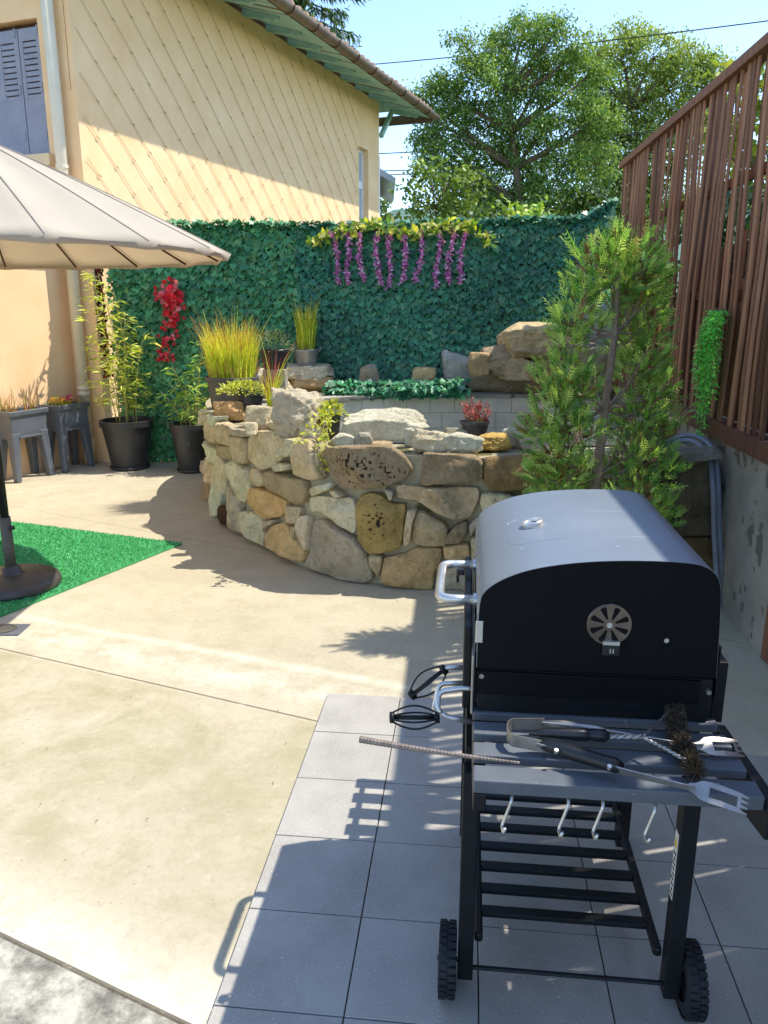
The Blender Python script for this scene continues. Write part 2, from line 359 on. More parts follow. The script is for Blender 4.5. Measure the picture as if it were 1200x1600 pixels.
# =================================================================== THE SETTING
# ground to the horizon, patio slab, paving
gm = MB(); gm.box(-600, 600, -200, 1200, -0.30, -0.20)
tag(gm.build('ground', M['earth']), kind='structure')
pmb = MB(); pmb.prism([(-7, -2.5), (1.86 + 0.6, -2.5), (1.49 + .0875 * 8.6 + .4, 8.6), (-7, 8.6)], 'z', -0.2, 0.0)
tag(pmb.build('patio', M['concrete_floor']), kind='structure')
TH = R(6.0); U = Vector((math.cos(TH), -math.sin(TH), 0)); Vv = Vector((math.sin(TH), math.cos(TH), 0))
T0 = G(512, 1087); TW = 0.3105
tb = MB(); gb = MB()
for r in range(0, 14):
    for c in range(0, 9):
        if r == 0 and c > 3: continue
        k = 1 + rng.normal(0, 0.025); tb.setc((k, k, k * 1.01))
        o = T0 + U * (c * TW) - Vv * ((r + 1) * TW)
        if o.x > 1.55 + .0875 * o.y - .28: continue
        g = 0.0017; Mx = Matrix.Translation(o) @ Matrix.Rotation(-TH, 4, 'Z')
        tb.box(g, TW - g, g, TW - g, 0.0045, 0.012 + rng.normal(0, 0.0004), Mx)
        gb.box(0, TW, 0, TW, 0.001, 0.004, Mx)
pv = tag(bpy.data.objects.new('paving', None), kind='structure'); COL.objects.link(pv)
tb.build('tiles', M['tile'], pv, bevel=0.0012, seg=1); gb.build('grout', M['grout'], pv)
# far hills: ridge seen in the gap beside the house
V, F = [], []
nx = 90
for j, (Y, s) in enumerate(((420, 0), (520, .6), (640, 1.0), (800, .8))):
    for i in range(nx):
        x = -420 + i * 9.5; h = 54 + 16 * mnoise.noise(Vector((x * .008, j * .3, 0))) + 5 * mnoise.noise(Vector((x * .05, j, 3)))
        V.append((x, Y, -0.2 + s * h * 1.35))
for j in range(3):
    for i in range(nx - 1): F.append((j * nx + i, j * nx + i + 1, (j + 1) * nx + i + 1, (j + 1) * nx + i))
tag(npmesh('hill', V, F, M['hill_woods'], smooth=True), kind='structure')

# ------------------------------------------------------------------ yellow house
HC = Vector((-2.93, 8.25, 0)); HD = Vector((.353, .9356, 0)); HN = Vector((.9356, -.353, 0))
LEN = 8.04; EAVE = 5.2
house = thing('yellow_house', 'yellow rendered house with mint green eaves, grey shutters and wires over its long wall', 'house', HC, math.atan2(HD.y, HD.x))
# house frame: x along the long wall (away), y to the left of it (into the house)
hw = MB()
W0, W1, WB, WT = 7.05, 7.50, 1.9, 4.31
F0, F1, FB, FT = 0.38, 1.30, 3.05, 4.25
hw.box(0, W0, 0, .3, -.2, EAVE); hw.box(W0, W1, 0, .3, -.2, WB); hw.box(W0, W1, 0, .3, WT, EAVE); hw.box(W1, LEN, 0, .3, -.2, EAVE)
hw.box(LEN - .3, LEN - .002, .302, 4.2, -.2, EAVE)
hw.box(0, .3, .302, F0, -.2, 7.2); hw.box(0, .3, F0, F1, -.2, FB); hw.box(0, .3, F0, F1, FT, 7.2); hw.box(0, .3, F1, 4.2, -.2, 7.2)
hw.box(0.002, .3, 0.004, .30, EAVE + .001, 5.75)
wall = hw.build('wall', M['plaster'], house)
an = MB(); an.box(-5, -0.003, .34, .6, -.2, 2.62); an.build('side_wall', M['plaster'], house)
an = MB(); an.box(-5, -0.02, .0, 1.6, 2.63, 2.76); an.build('roof_slab', M['plaster_edge'], house)
fr = MB(); fr.box(.12, .16, F0 + .002, F1 - .002, FB, FT)
fr.build('window_back', M['brown_wood'], house)
# shutters in the facade (leaf meshes with cut louvre slots built as separate rails)
for k, (a, b_) in enumerate(((F0 + .01, .655), (.665, 1.29))):
    s = MB()
    y0, y1, z0, z1 = a, b_, FB + .02, FT - .06
    lo, hi = 3.57, 4.08
    s.box(.03, .065, y0, y1, z0, lo); s.box(.03, .065, y0, y1, hi, z1); s.box(.03, .065, y0, y0 + .055, lo, hi)
    e = y0 + .22; s.box(.03, .065, e, y1, lo, hi)
    n = 10; st = (hi - lo) / n
    for i in range(n): s.box(.034, .06, y0 + .055, e, lo + i * st, lo + i * st + st * .78)
    leaf = s.build('shutter', M['shutter'], house, bevel=.003)
    for zz in (3.2, 3.62, 4.12):
        hg = MB(); hg.box(.021, .0295, y0 + .02, y0 + .035, zz, zz + .08); hg.build('hinge', M['shutter'], leaf)
sl = MB(); sl.box(-.10, .12, F0 - .07, F1 + .07, FB - .11, FB - .001); sl.build('window_sill', M['plaster_edge'], house, bevel=.008)
# down pipe with collars, pale strip beside it
dp = MB(); dp.tube([(-.085, .17, .25), (-.085, .17, 6.9)], .056, 16); dpo = dp.build('downpipe', M['pipe_paint'], house, smooth=True)
for zz in (.72, .78, 2.9):
    cl = MB(); cl.tube([(-.085, .17, zz), (-.085, .17, zz + .03)], .064, 16); cl.build('collar', M['pipe_paint'], dpo)
foot = MB(); foot.tube([(-.085, .17, 0.001), (-.085, .17, .26)], .063, 16); foot.build('pipe_foot', M['plaster_edge'], dpo, smooth=True)
crk = MB()
pts = [(-.0015, .055 + .006 * mnoise.noise(Vector((0, i * .7, 0))), 3.6 + i * .06) for i in range(26)]
crk.tube(pts, .0022, 4); crk.build('crack', M['brown_wood'], house)
# end window and the frame showing at the far corner
wf = MB()
wf.box(W0, W1, .10, .14, WT - .05, WT - .001); wf.box(W0, W0 + .06, .10, .14, WB, WT - .05); wf.box(W1 - .06, W1, .10, .14, WB, WT - .05)
wf.box(W0 + .06, W1 - .06, .10, .14, 3.66, 3.78); wfo = wf.build('window_frame', M['white_pvc'], house)
gp = MB(); gp.box(W0 + .06, W1 - .06, .115, .125, WB, 3.66); gp.box(W0 + .06, W1 - .06, .115, .125, 3.78, WT - .05)
mg, tg, bg = nmat('glass'); bg.inputs["Base Color"].default_value = (*lin('#a8b4bb'), 1); bg.inputs["Roughness"].default_value = 0.08; bg.inputs["Specular IOR Level"].default_value = 0.8
M['glass'] = mg
gp.build('pane', M['glass'], wfo)
cf = MB(); cf.box(LEN + .001, LEN + .05, .0, .1, 1.9, 4.3); cf.box(LEN + .001, LEN + .05, .102, 1.2, 4.2, 4.3); cfo = cf.build('corner_window_frame', M['white_pvc'], house)
g2 = MB(); g2.box(LEN + .01, LEN + .03, .102, 1.2, 1.9, 4.2); g2.build('pane', M['glass'], cfo)
# wire trellis: slanting wires with a knot at every crossing
tw = MB(); kn = tw
for k in range(-5, 25):
    t0 = 1.6 + .415 * k
    za, zb = 2.0, 5.12
    ta, tb_ = t0 - (za - 2.75) / .9, t0 - (zb - 2.75) / .9
    if tb_ < .06: zb = 2.75 + (t0 - .06) * .9; tb_ = .06
    if ta > W0 - .05 and zb > 0:
        za = max(za, 2.75 - (W0 - .05 - t0) * .9); ta = t0 - (za - 2.75) / .9
        if za > WT and ta < LEN: pass
    if zb - za < .3: continue
    n = 8
    pts = [(ta + (tb_ - ta) * i / n, -.012 - .004 * math.sin(i * 2.1 + k), za + (zb - za) * i / n + .006 * math.sin(i * 3.3 + k)) for i in range(n + 1)]
    tw.tube(pts, .0025, 4)
    z = math.ceil((za - .11 * (k % 2)) / .23) * .23 + .11 * (k % 2)
    while z < zb:
        tt = t0 - (z - 2.75) / .9; a = (k * 1.7 + z * 9) % 1.2
        kn.tube([(tt - .022, -.014, z + .012 * math.cos(a)), (tt, -.02, z), (tt + .022, -.014, z - .014 + .02 * a)], .0045, 4)
        z += .23
two = tw.build('wire_trellis', M['wire'], house)
# roof: eave overhang .72 beyond the long wall, .9 beyond the far end
OV, OE = .72, .9
rf = MB()
def rz_(y): return EAVE + .06 + (y) * .28          # roof underside height across the wall line (y<0 outside)
rf.add([(-.35, -OV, rz_(-OV) + .02), (LEN + OE, -OV, rz_(-OV) + .02), (LEN + OE, 3.8, rz_(3.8) + .02), (-.35, 3.8, rz_(3.8) + .02),
        (-.35, -OV, rz_(-OV) + .09), (LEN + OE, -OV, rz_(-OV) + .09), (LEN + OE, 3.8, rz_(3.8) + .09), (-.35, 3.8, rz_(3.8) + .09)],
       [(0, 3, 2, 1), (4, 5, 6, 7), (0, 1, 5, 4), (1, 2, 6, 5), (2, 3, 7, 6), (3, 0, 4, 7)])
roof = rf.build('roof', M['roof_tile'], house)
tl = MB(); x = -.3
while x < LEN + OE:
    rr = .085
    tl.tube([(x, -OV - .05, rz_(-OV - .05) + .085), (x, 1.2, rz_(1.2) + .085 + rng.normal(0, .008))], [rr + rng.normal(0, .006), rr * .9], 8)
    x += .21
tl.build('eave_tiles', M['roof_tile'], roof, smooth=True)
so = MB()
so.add([(-.35, -OV + .01, rz_(-OV) + .0), (LEN + OE - .02, -OV + .01, rz_(-OV) + .0), (LEN + OE - .02, .0, rz_(0) + .0), (-.35, 0, rz_(0) + .0),
        (-.35, -OV + .01, rz_(-OV) + .018), (LEN + OE - .02, -OV + .01, rz_(-OV) + .018), (LEN + OE - .02, .0, rz_(0) + .018), (-.35, 0, rz_(0) + .018)],
       [(0, 3, 2, 1), (4, 5, 6, 7), (0, 1, 5, 4), (1, 2, 6, 5), (2, 3, 7, 6), (3, 0, 4, 7)])
so.box(LEN + .002, LEN + OE - .02, .002, 4, rz_(0) - .02, rz_(0) - .004)
so.build('soffit', M['mint_wood'], roof)
x = .1; i = 0
while x < LEN + OE - .1:
    r_ = MB(); zt = rz_(-OV)
    r_.prism([(.0, rz_(0) - .004), (-.50, rz_(-.5) - .004), (-.50, rz_(-.5) - .03), (-.44, rz_(-.5) - .055), (-.36, rz_(-.4) - .045), (-.30, rz_(-.3) - .075), (.0, rz_(0) - .085)], 'x', x, x + .07)
    ro = r_.build('rafter', M['mint_wood'], roof)
    x += .62
br = MB(); br.bar((LEN + .05, -.02, EAVE - .55), (LEN + OE - .25, -.02, rz_(0) - .06), .07, .07); br.build('brace', M['mint_wood'], roof)
fb = MB(); fb.box(LEN + OE - .02, LEN + OE + .02, -OV - .03, 3.8, rz_(-OV) - .06, rz_(-OV) + .10); fb.build('fascia', M['gutter'], roof)
gt = MB(); n = 10
prof = [(.075 * math.cos(a), .075 * math.sin(a)) for a in [math.pi + math.pi * i / n for i in range(n + 1)]]
gy, gz = -OV - .085, rz_(-OV) + .045
prof2 = prof + [(.068 * math.cos(a), .068 * math.sin(a)) for a in [2 * math.pi - math.pi * i / n for i in range(n + 1)]]
gt.prism([(gy + p[0], gz + p[1]) for p in prof2], 'x', -.4, LEN + OE + .03)
gut = gt.build('gutter', M['gutter'], roof)
x = .2
while x < LEN + OE:
    gbk = MB(); gbk.tube([(x, gy + .082 * math.cos(a), gz + .082 * math.sin(a)) for a in [math.pi + math.pi * i / 10 for i in range(11)]], .009, 5); gbk.build('gutter_bracket', M['brown_wood'], gut); x += .68

# small pale house farther off
nb = thing('far_house', 'pale house edge with grey roof verge showing just past the yellow house corner', 'house', (-2.4, 26.5, 0))
b_ = MB(); b_.box(-2.2, 2.25, 0, 5, -.2, 5.6); b_.build('wall', M['white_pvc'], nb)
b_ = MB(); b_.bar((-2.2, 2, 8.2), (2.72, 2, 5.35), 5.2, .16); b_.build('roof', M['zinc'], nb)

# ------------------------------------------------------------------ right boundary: concrete wall and slatted fence
def FX(y): return 1.487 + .0875 * y            # x of the boundary face at depth y
FA = math.atan2(.0875, 1)
cw = MB(); cw.prism([(FX(-1), -1), (FX(8.3), 8.3), (FX(8.3) + .25, 8.3), (FX(-1) + .25, -1)], 'z', -.2, .94)
tag(cw.build('concrete_wall', M['old_concrete'], bevel=.01), 'stained grey concrete wall carrying the slatted brown fence', 'wall')
fence = thing('slatted_fence', 'tall reddish brown slatted wooden fence with crooked laths above the concrete wall', 'fence', (FX(2), 2, .94), -FA)
# fence frame: y along the fence (away), x to the right (outwards)
def mkwood():
    m, t, b = nmat('slat_wood'); co = objco(t); mp = NN(t, "ShaderNodeMapping"); mp.inputs["Scale"].default_value = (14, 14, 1.2); t.links.new(co, mp.inputs[0])
    a = NN(t, "ShaderNodeAttribute"); a.attribute_name = "tint"
    n = noise_node(t, 3, 8, 0.65, mp.outputs[0]); c = mixc(t, 1.0, a.outputs[0], ramp(t, n.outputs[0], [(0.3, (0.6, 0.55, 0.52)), (0.7, (1.3, 1.25, 1.2))]).outputs[0], 'MULTIPLY')
    t.links.new(c, b.inputs["Base Color"]); b.inputs["Roughness"].default_value = 0.6; b.inputs["Specular IOR Level"].default_value = 0.35; bump(t, b, n.outputs[0], .004)
    return m
M['slat_wood'] = mkwood()
sl = MB(); y = -2.6
ZT = 1.86
sc = [lin('#835a44'), lin('#94694f'), lin('#6c4a39'), lin('#a67a5d'), lin('#855e48')]
while y < 5.62:
    wd = random.uniform(.034, .050); c = random.choice(sc); k = random.uniform(.85, 1.15); sl.setc(tuple(x * k for x in c))
    lean = random.gauss(0, .022); bow = random.gauss(0, .012); ox = random.choice((-.012, -.012, .013)) + random.gauss(0, .003)
    if 2.55 < y < 3.1: lean += random.uniform(.05, .14); bow += random.uniform(-.05, .05)
    z0 = .03; n = 7; vs = []
    for i in range(n + 1):
        f = i / n; cy = y + lean * (1 - f) + bow * math.sin(f * math.pi); z = z0 + (ZT - z0) * f
        cx = ox + .006 * math.sin(f * 7 + y * 5)
        vs += [(cx - .004, cy - wd / 2, z), (cx + .004, cy - wd / 2, z), (cx + .004, cy + wd / 2, z), (cx - .004, cy + wd / 2, z)]
    fs = []
    for i in range(n):
        for j in range(4): fs.append((i * 4 + j, i * 4 + (j + 1) % 4, (i + 1) * 4 + (j + 1) % 4, (i + 1) * 4 + j))
    fs += [(0, 3, 2, 1), tuple(n * 4 + j for j in range(4))]
    sl.add(vs, fs); y += random.uniform(.052, .070)
y = -2.6
while y < 5.6:
    wd = random.uniform(.04, .06); c = random.choice(sc[:3]); k = random.uniform(.6, .95); sl.setc(tuple(x * k for x in c)); top_ = random.uniform(.75, 1.15) if y > 1.9 else random.uniform(1.35, 1.7)
    le = random.gauss(0, .02); sl.bar((.058 + random.gauss(0, .002), y, .06), (.058, y + le, top_), .007, wd, (0, 1, 0)); y += wd + random.uniform(-.004, .018)
sl.build('slats', M['slat_wood'], fence)
for zz in (.70, 1.30):
    r_ = MB(); r_.setc(sc[2]); r_.box(.022, .052, -2.6, 5.62, zz, zz + .05); r_.build('rail', M['slat_wood'], fence)
r_ = MB(); r_.setc(sc[4]); r_.box(-.045, .06, -2.6, 5.64, ZT, ZT + .055); r_.build('top_rail', M['slat_wood'], fence, bevel=.004)
r_ = MB(); r_.setc(sc[2]); r_.box(-.045, .055, -2.6, 5.64, -.04, .05); r_.build('bottom_rail', M['slat_wood'], fence, bevel=.004)
for yy in (-.9, 1.2, 3.3, 5.55):
    r_ = MB(); r_.setc(sc[2]); r_.box(.064, .14, yy - .04, yy + .04, .0, ZT); r_.build('post', M['slat_wood'], fence)
# wooden post at the right edge of the frame
gpz = MB(); gpz.setc(sc[0]); q = G(1199, 1035)
gpz.box(q.x - .012, q.x + .10, q.y - .05, q.y + .05, .001, .93)
tag(gpz.build('wooden_post', M['slat_wood'], bevel=.006), 'brown wooden post standing against the concrete wall at the edge of the picture', 'post')

# ------------------------------------------------------------------ stone pond wall
front = [(1.86, 4.17), (1.5, 4.2), (1.0, 4.28), (.6, 4.33), (.2, 4.36), (-.15, 4.44), (-.48, 4.67), (-.77, 5.04), (-1.13, 5.58), (-1.37, 6.14), (-1.58, 6.82), (-1.66, 7.3), (-1.62, 7.8), (-1.5, 8.12)]
def cr(pts, n=8):
    P_ = [Vector((*p, 0)) for p in pts]; out = []
    for i in range(len(P_) - 1):
        p0, p1, p2, p3 = P_[max(i - 1, 0)], P_[i], P_[i + 1], P_[min(i + 2, len(P_) - 1)]
        for k in range(n):
            t_ = k / n; out.append(.5 * ((2 * p1) + (p2 - p0) * t_ + (2 * p0 - 5 * p1 + 4 * p2 - p3) * t_ ** 2 + (3 * p1 - p0 - 3 * p2 + p3) * t_ ** 3))
    out.append(P_[-1]); return out
FC = cr(front, 8)
cum = [0.0]
for i in range(1, len(FC)): cum.append(cum[-1] + (FC[i] - FC[i - 1]).length)
def curve_at(s):
    s = min(max(s, 0), cum[-1] - 1e-6)
    i = max(k for k in range(len(cum)) if cum[k] <= s); i = min(i, len(FC) - 2)
    f = (s - cum[i]) / (cum[i + 1] - cum[i]); p = FC[i].lerp(FC[i + 1], f); d = (FC[i + 1] - FC[i]).normalized()
    return p, Vector((-d.y, d.x, 0))             # outward normal: the curve runs right to left, so outward (towards the camera) is on its left
def to_wall(px, py):
    """photo pixel -> (s, z) where its sight line first meets the wall face"""
    d = ray(px, py); best = None
    for i in range(len(FC) - 1):
        a, b_ = FC[i], FC[i + 1]; e = b_ - a; den = d.x * e.y - d.y * e.x
        if abs(den) < 1e-9: continue
        tt = (a.x * e.y - a.y * e.x) / den; ss = (a.x * d.y - a.y * d.x) / den
        if -.001 <= ss <= 1.001 and tt > 0 and (best is None or tt < best[0]):
            best = (tt, cum[i] + ss * (cum[i + 1] - cum[i]))
    if best is None:                              # just outside the silhouette: the left end of the visible curve
        return cum[-1] * .78, EYE.z + d.z / d.y * 6.6
    return best[1], EYE.z + d.z * best[0]
pond = thing('pond_wall', 'curved dry-looking rubble stone wall of a round pond, beige and ochre stones in mortar', 'stone wall', (.2, 6.2, 0))
inner = [(1.62, 4.75), (1.0, 4.72), (.4, 4.76), (-.1, 4.92), (-.5, 5.28), (-.82, 5.75), (-1.0, 6.25), (-1.02, 6.75), (-.78, 7.2), (-.35, 7.5), (.2, 7.66), (.9, 7.7), (1.6, 7.62), (1.68, 7.0), (1.66, 6), (1.63, 5.2), (1.62, 4.75)]
IC = cr(inner, 6)[:-1]
outer_loop = [p.copy() for p in FC] + [Vector((0.4, 8.1, 0)), Vector((2.15, 7.98, 0)), Vector((FX(6.2), 6.2, 0))]
cen = Vector((.3, 6.2, 0))
def polar_hit(loop, ang):
    d = Vector((math.cos(ang), math.sin(ang), 0)); best = 0
    for i in range(len(loop)):
        a, b_ = loop[i] - cen, loop[(i + 1) % len(loop)] - cen; e = b_ - a; den = d.x * e.y - d.y * e.x
        if abs(den) < 1e-9: continue
        tt = (a.x * e.y - a.y * e.x) / den; ss = (a.x * d.y - a.y * d.x) / den
        if -.0001 <= ss <= 1.0001 and tt > best: best = tt
    return cen + d * best
core = MB(); NA = 160; vs = []
for i in range(NA):
    a = 2 * math.pi * i / NA; o = polar_hit(outer_loop, a); ii = polar_hit(IC, a); dirn = (o - cen).normalized()
    o2 = o - dirn * .045
    hz = .785 + .012 * mnoise.noise(Vector((o.x * 3, o.y * 3, 0)))
    md = o2.lerp(ii, .5)
    vs += [(o2.x, o2.y, -.1), (o2.x, o2.y, hz - .01), (md.x, md.y, hz + .012 * mnoise.noise(Vector((md.x * 4, md.y * 4, 2)))), (ii.x, ii.y, .78), (ii.x, ii.y, .70)]
fs = []
for i in range(NA):
    j = (i + 1) % NA
    for k in range(4): fs.append((i * 5 + k, j * 5 + k, j * 5 + k + 1, i * 5 + k + 1))
core.add(vs, fs); world_child(core.build('mortar', M['mortar']), pond)
# tiled lining inside
lining = MB(); vs = []; L_ = 0
for i in range(len(IC)):
    p = IC[i] + (cen - IC[i]).normalized() * .012
    vs += [(p.x, p.y, .745), (p.x, p.y, 0.02)]
fs = [(2 * i, 2 * ((i + 1) % len(IC)), 2 * ((i + 1) % len(IC)) + 1, 2 * i + 1) for i in range(len(IC))]
def lining_mat():
    m, t, b = nmat('pond_tiles'); co = objco(t)
    sx = NN(t, "ShaderNodeSeparateXYZ"); t.links.new(co, sx.inputs[0])
    ang = mth(t, 'MULTIPLY', mth(t, 'ARCTAN2', mth(t, 'SUBTRACT', sx.outputs[1], 6.2), mth(t, 'SUBTRACT', sx.outputs[0], .3)), 1.55)
    cb = NN(t, "ShaderNodeCombineXYZ"); t.links.new(ang, cb.inputs[0]); t.links.new(sx.outputs[2], cb.inputs[1])
    br = NN(t, "ShaderNodeTexBrick"); t.links.new(cb.outputs[0], br.inputs["Vector"])
    br.offset = 0.5; br.inputs["Scale"].default_value = 1.0; br.inputs["Brick Width"].default_value = .24; br.inputs["Row Height"].default_value = .15; br.inputs["Mortar Size"].default_value = .003
    br.inputs["Color1"].default_value = (*lin('#f0e2c6'), 1); br.inputs["Color2"].default_value = (*lin('#e6d8bc'), 1); br.inputs["Mortar"].default_value = (*lin('#9d917c'), 1)
    n = noise_node(t, 6, 6, 0.65, co); c = mixc(t, ramp(t, n.outputs[0], [(0.45, (0, 0, 0)), (0.7, (.5, .5, .5))]).outputs[0], br.outputs[0], lin('#b8ad98'))
    t.links.new(c, b.inputs["Base Color"]); b.inputs["Roughness"].default_value = .6; return m
M['pond_tiles'] = lining_mat()
lining.add(vs, fs); world_child(lining.build('tile_lining', M['pond_tiles']), pond)
cap = MB(); vs = []
for p in IC:
    q = p + (cen - p).normalized() * .035
    vs += [(q.x, q.y, .745), (q.x, q.y, .778), ((p - (cen - p).normalized() * .03).x, (p - (cen - p).normalized() * .03).y, .79)]
n = len(IC); fs = [(3 * i + k, 3 * ((i + 1) % n) + k, 3 * ((i + 1) % n) + k + 1, 3 * i + k + 1) for i in range(n) for k in range(2)]
cap.add(vs, fs); world_child(cap.build('coping', M['old_concrete']), pond)
wm, wt, wb = nmat('water'); wb.inputs["Base Color"].default_value = (*lin('#3d5b58'), 1); wb.inputs["Roughness"].default_value = .05; wb.inputs["Specular IOR Level"].default_value = .6
bump(wt, wb, noise_node(wt, 6, 3, .5, objco(wt)).outputs[0], .004)
wa = MB(); wa.add([((p + (cen - p).normalized() * .02).x, (p + (cen - p).normalized() * .02).y, .22) for p in IC], [tuple(range(len(IC)))])
tag(wa.build('pond_water', wm), kind='structure')

# stones of the front face, traced: three groups of photo pixels
def cv(pts, s, ox, oy): return [(ox + x / s, oy + y / s) for x, y in pts]
SA = lambda *p: cv(p, 5.335, 300, 620)
SB = lambda *p: cv(p, 5.0, 460, 640)
SCc = lambda *p: cv(p, 5.0, 640, 660)
TAN, CREAM, OCHRE, GREY, BROWN, OLIVE = [lin(c) for c in ('#c6b798', '#d4c8ac', '#c6ab7e', '#b4aa96', '#96876e', '#aa9d7e')]
stones = [
 (SA((75,130),(180,125),(110,240),(70,190)), CREAM, 0), (SA((110,180),(150,140),(200,230),(205,300),(200,390),(150,350),(100,270)), TAN, 0),
 (SA((150,150),(240,165),(210,255),(185,215)), CREAM, 0), (SA((205,260),(235,210),(295,240),(320,390),(310,410),(240,380),(205,340)), TAN, 0),
 (SA((285,240),(360,245),(480,290),(480,320),(430,335),(350,300),(310,295)), GREY, 0), (SA((120,360),(200,430),(225,490),(215,570),(180,540),(135,480)), CREAM, 0),
 (SA((213,395),(320,415),(335,510),(290,520),(230,480)), OLIVE, 0), (SA((330,330),(430,345),(465,450),(465,540),(440,560),(340,490),(325,440)), TAN, 0),
 (SA((500,290),(680,300),(770,380),(745,520),(640,600),(590,605),(470,520),(470,380)), TAN, 0), (SA((742,440),(783,420),(775,500),(737,505)), CREAM, 0),
 (SA((795,350),(858,360),(853,460),(830,500),(780,490)), TAN, 0), (SB((50,235),(105,245),(162,340),(222,540),(120,545),(-12,512),(6,294)), TAN, 0),
 (SA((690,580),(740,550),(820,560),(810,610),(730,620)), CREAM, 0), (SA((485,600),(580,597),(618,700),(590,752),(490,690)), TAN, 0),
 (SA((625,620),(700,620),(820,670),(920,690),(960,760),(930,880),(870,890),(760,820),(645,740)), OLIVE, 0), (SA((225,500),(270,560),(282,690),(275,820),(235,770),(195,640),(185,570)), CREAM, 0),
 (SA((292,560),(370,530),(460,610),(480,700),(470,820),(440,880),(390,850),(340,760),(288,660)), CREAM, 0), (SA((110,510),(150,530),(190,620),(192,690),(165,725),(130,690),(110,600)), TAN, 0),
 (SA((60,580),(100,560),(118,650),(110,680),(70,650)), GREY, 0), (SA((75,740),(120,690),(163,740),(163,900),(130,940),(90,910)), BROWN, 0),
 (SA((170,720),(200,700),(235,790),(238,880),(213,1000),(172,990),(167,850)), CREAM, 0), (SA((290,755),(330,760),(400,850),(403,950),(410,1060),(440,1140),(390,1130),(330,1090),(325,980),(290,870)), GREY, 0),
 (SA((222,1040),(220,960),(260,900),(318,960),(318,1070),(270,1060)), lin('#4a3526'), .5), (SA((490,760),(560,760),(700,830),(790,870),(785,940),(740,990),(640,1020),(600,1020),(540,970),(480,910),(465,860)), lin('#cda877'), 0),
 (SA((410,970),(450,950),(540,980),(588,1040),(597,1240),(500,1190),(430,1110),(400,1030)), CREAM, 0), (SA((607,1170),(660,1080),(760,1052),(830,1090),(850,1170),(935,1290),(918,1380),(830,1350),(612,1250)), OCHRE, 0),
 (SA((792,908),(903,922),(885,1058),(782,1040)), TAN, 0), (SA((900,1000),(980,990),(988,1080),(983,1270),(960,1280),(902,1200),(892,1070)), CREAM, 0),
 (SA((602,1040),(700,1024),(690,1048),(645,1085),(604,1130)), GREY, 0), (SA((840,1080),(886,1085),(888,1200),(862,1168)), OLIVE, 0),
 (SB((120,632),(150,602),(300,562),(308,590),(288,620),(140,678)), CREAM, 0), (SB((287,632),(330,627),(398,678),(332,678)), TAN, 0),
 (SB((122,692),(200,677),(340,692),(458,692),(473,760),(478,970),(440,958),(322,858),(220,798),(127,793)), CREAM, 0), (SB((152,872),(230,867),(330,922),(478,1012),(558,1130),(615,1310),(560,1350),(400,1330),(78,1215),(122,1120)), GREY, .1),
 (SB((207,340),(250,302),(400,292),(560,292),(730,292),(850,370),(918,460),(858,538),(720,588),(480,618),(380,618),(332,588),(272,470)), BROWN, 1.0), (SB((167,312),(188,312),(220,400),(238,540),(202,420)), GREY, 0),
 (SB((522,670),(620,652),(700,692),(760,740),(868,742),(853,860),(828,1080),(720,1108),(580,1128),(492,1010),(492,760)), lin('#a08c5a'), .75), (SB((712,617),(778,640),(768,700),(742,694)), GREY, 0),
 (SB((592,1130),(688,1142),(688,1200),(655,1310),(602,1220)), TAN, 0), (SB((702,1160),(880,1130),(940,1082),(1148,1082),(1143,1180),(1090,1270),(1080,1400),(900,1390),(672,1350)), OCHRE, 0),
 (SB((882,790),(968,772),(928,870),(903,1040),(862,1060),(852,980)), TAN, 0), (SB((965,790),(1010,802),(1190,892),(1198,920),(1178,1070),(962,1060),(917,1010),(932,870)), OLIVE, 0),
 (SCc((-98,492),(100,502),(538,512),(538,590),(470,750),(360,758),(240,718),(80,618),(-88,588)), lin('#bba98a'), 0), (SCc((112,247),(440,257),(518,262),(572,310),(568,430),(540,458),(380,468),(84,488),(102,370)), BROWN, 0),
 (SCc((592,290),(900,267),(1000,262),(1010,518),(880,518),(720,528),(602,518),(582,420)), lin('#8a7350'), .1), (SCc((562,562),(640,547),(780,562),(838,600),(700,700),(580,720),(552,640)), TAN, 0),
 (SCc((272,900),(352,812),(448,772),(448,850),(390,938),(282,948)), BROWN, 0), (SCc((262,972),(460,942),(470,1060),(272,1060)), OCHRE, 0),
 (SCc((462,800),(492,772),(560,722),(598,740),(500,828),(472,888)), GREY, 0), (SCc((262,1130),(460,1130),(470,1320),(272,1320)), GREY, 0),
 (SCc((480,900),(700,860),(720,1120),(480,1120)), TAN, 0), (SCc((480,1140),(800,1130),(780,1320),(490,1320)), OCHRE, 0),
 (SCc((720,720),(980,700),(1000,900),(730,940)), GREY, 0), (SCc((730,960),(1100,920),(1100,1300),(830,1300)), TAN, 0), (SCc((1040,270),(1380,270),(1380,520),(1040,515)), BROWN, 0), (SCc((1010,540),(1400,540),(1400,890),(1020,890)), TAN, 0),
 (SCc((1420,280),(1780,275),(1800,560),(1420,560)), GREY, 0), (SCc((1420,580),(1800,580),(1800,880),(1430,880)), lin('#6f6656'), 0),
 (SCc((1130,910),(1460,910),(1460,1300),(1130,1300)), BROWN, 0), (SCc((1490,900),(1800,900),(1800,1290),(1490,1300)), OLIVE, 0), (SCc((1820,300),(2060,300),(2060,560),(1820,560)), lin('#5d5649'), 0),
 (SCc((2060,310),(2380,300),(2390,880),(2060,880)), lin('#6a6252'), .15), (SCc((1820,590),(2040,590),(2040,890),(1820,890)), BROWN, 0), (SCc((1830,905),(2390,905),(2390,1250),(1830,1250)), lin('#7a6a4e'), 0),
]
SVv, SFf, STt, SPp = [], [], [], []
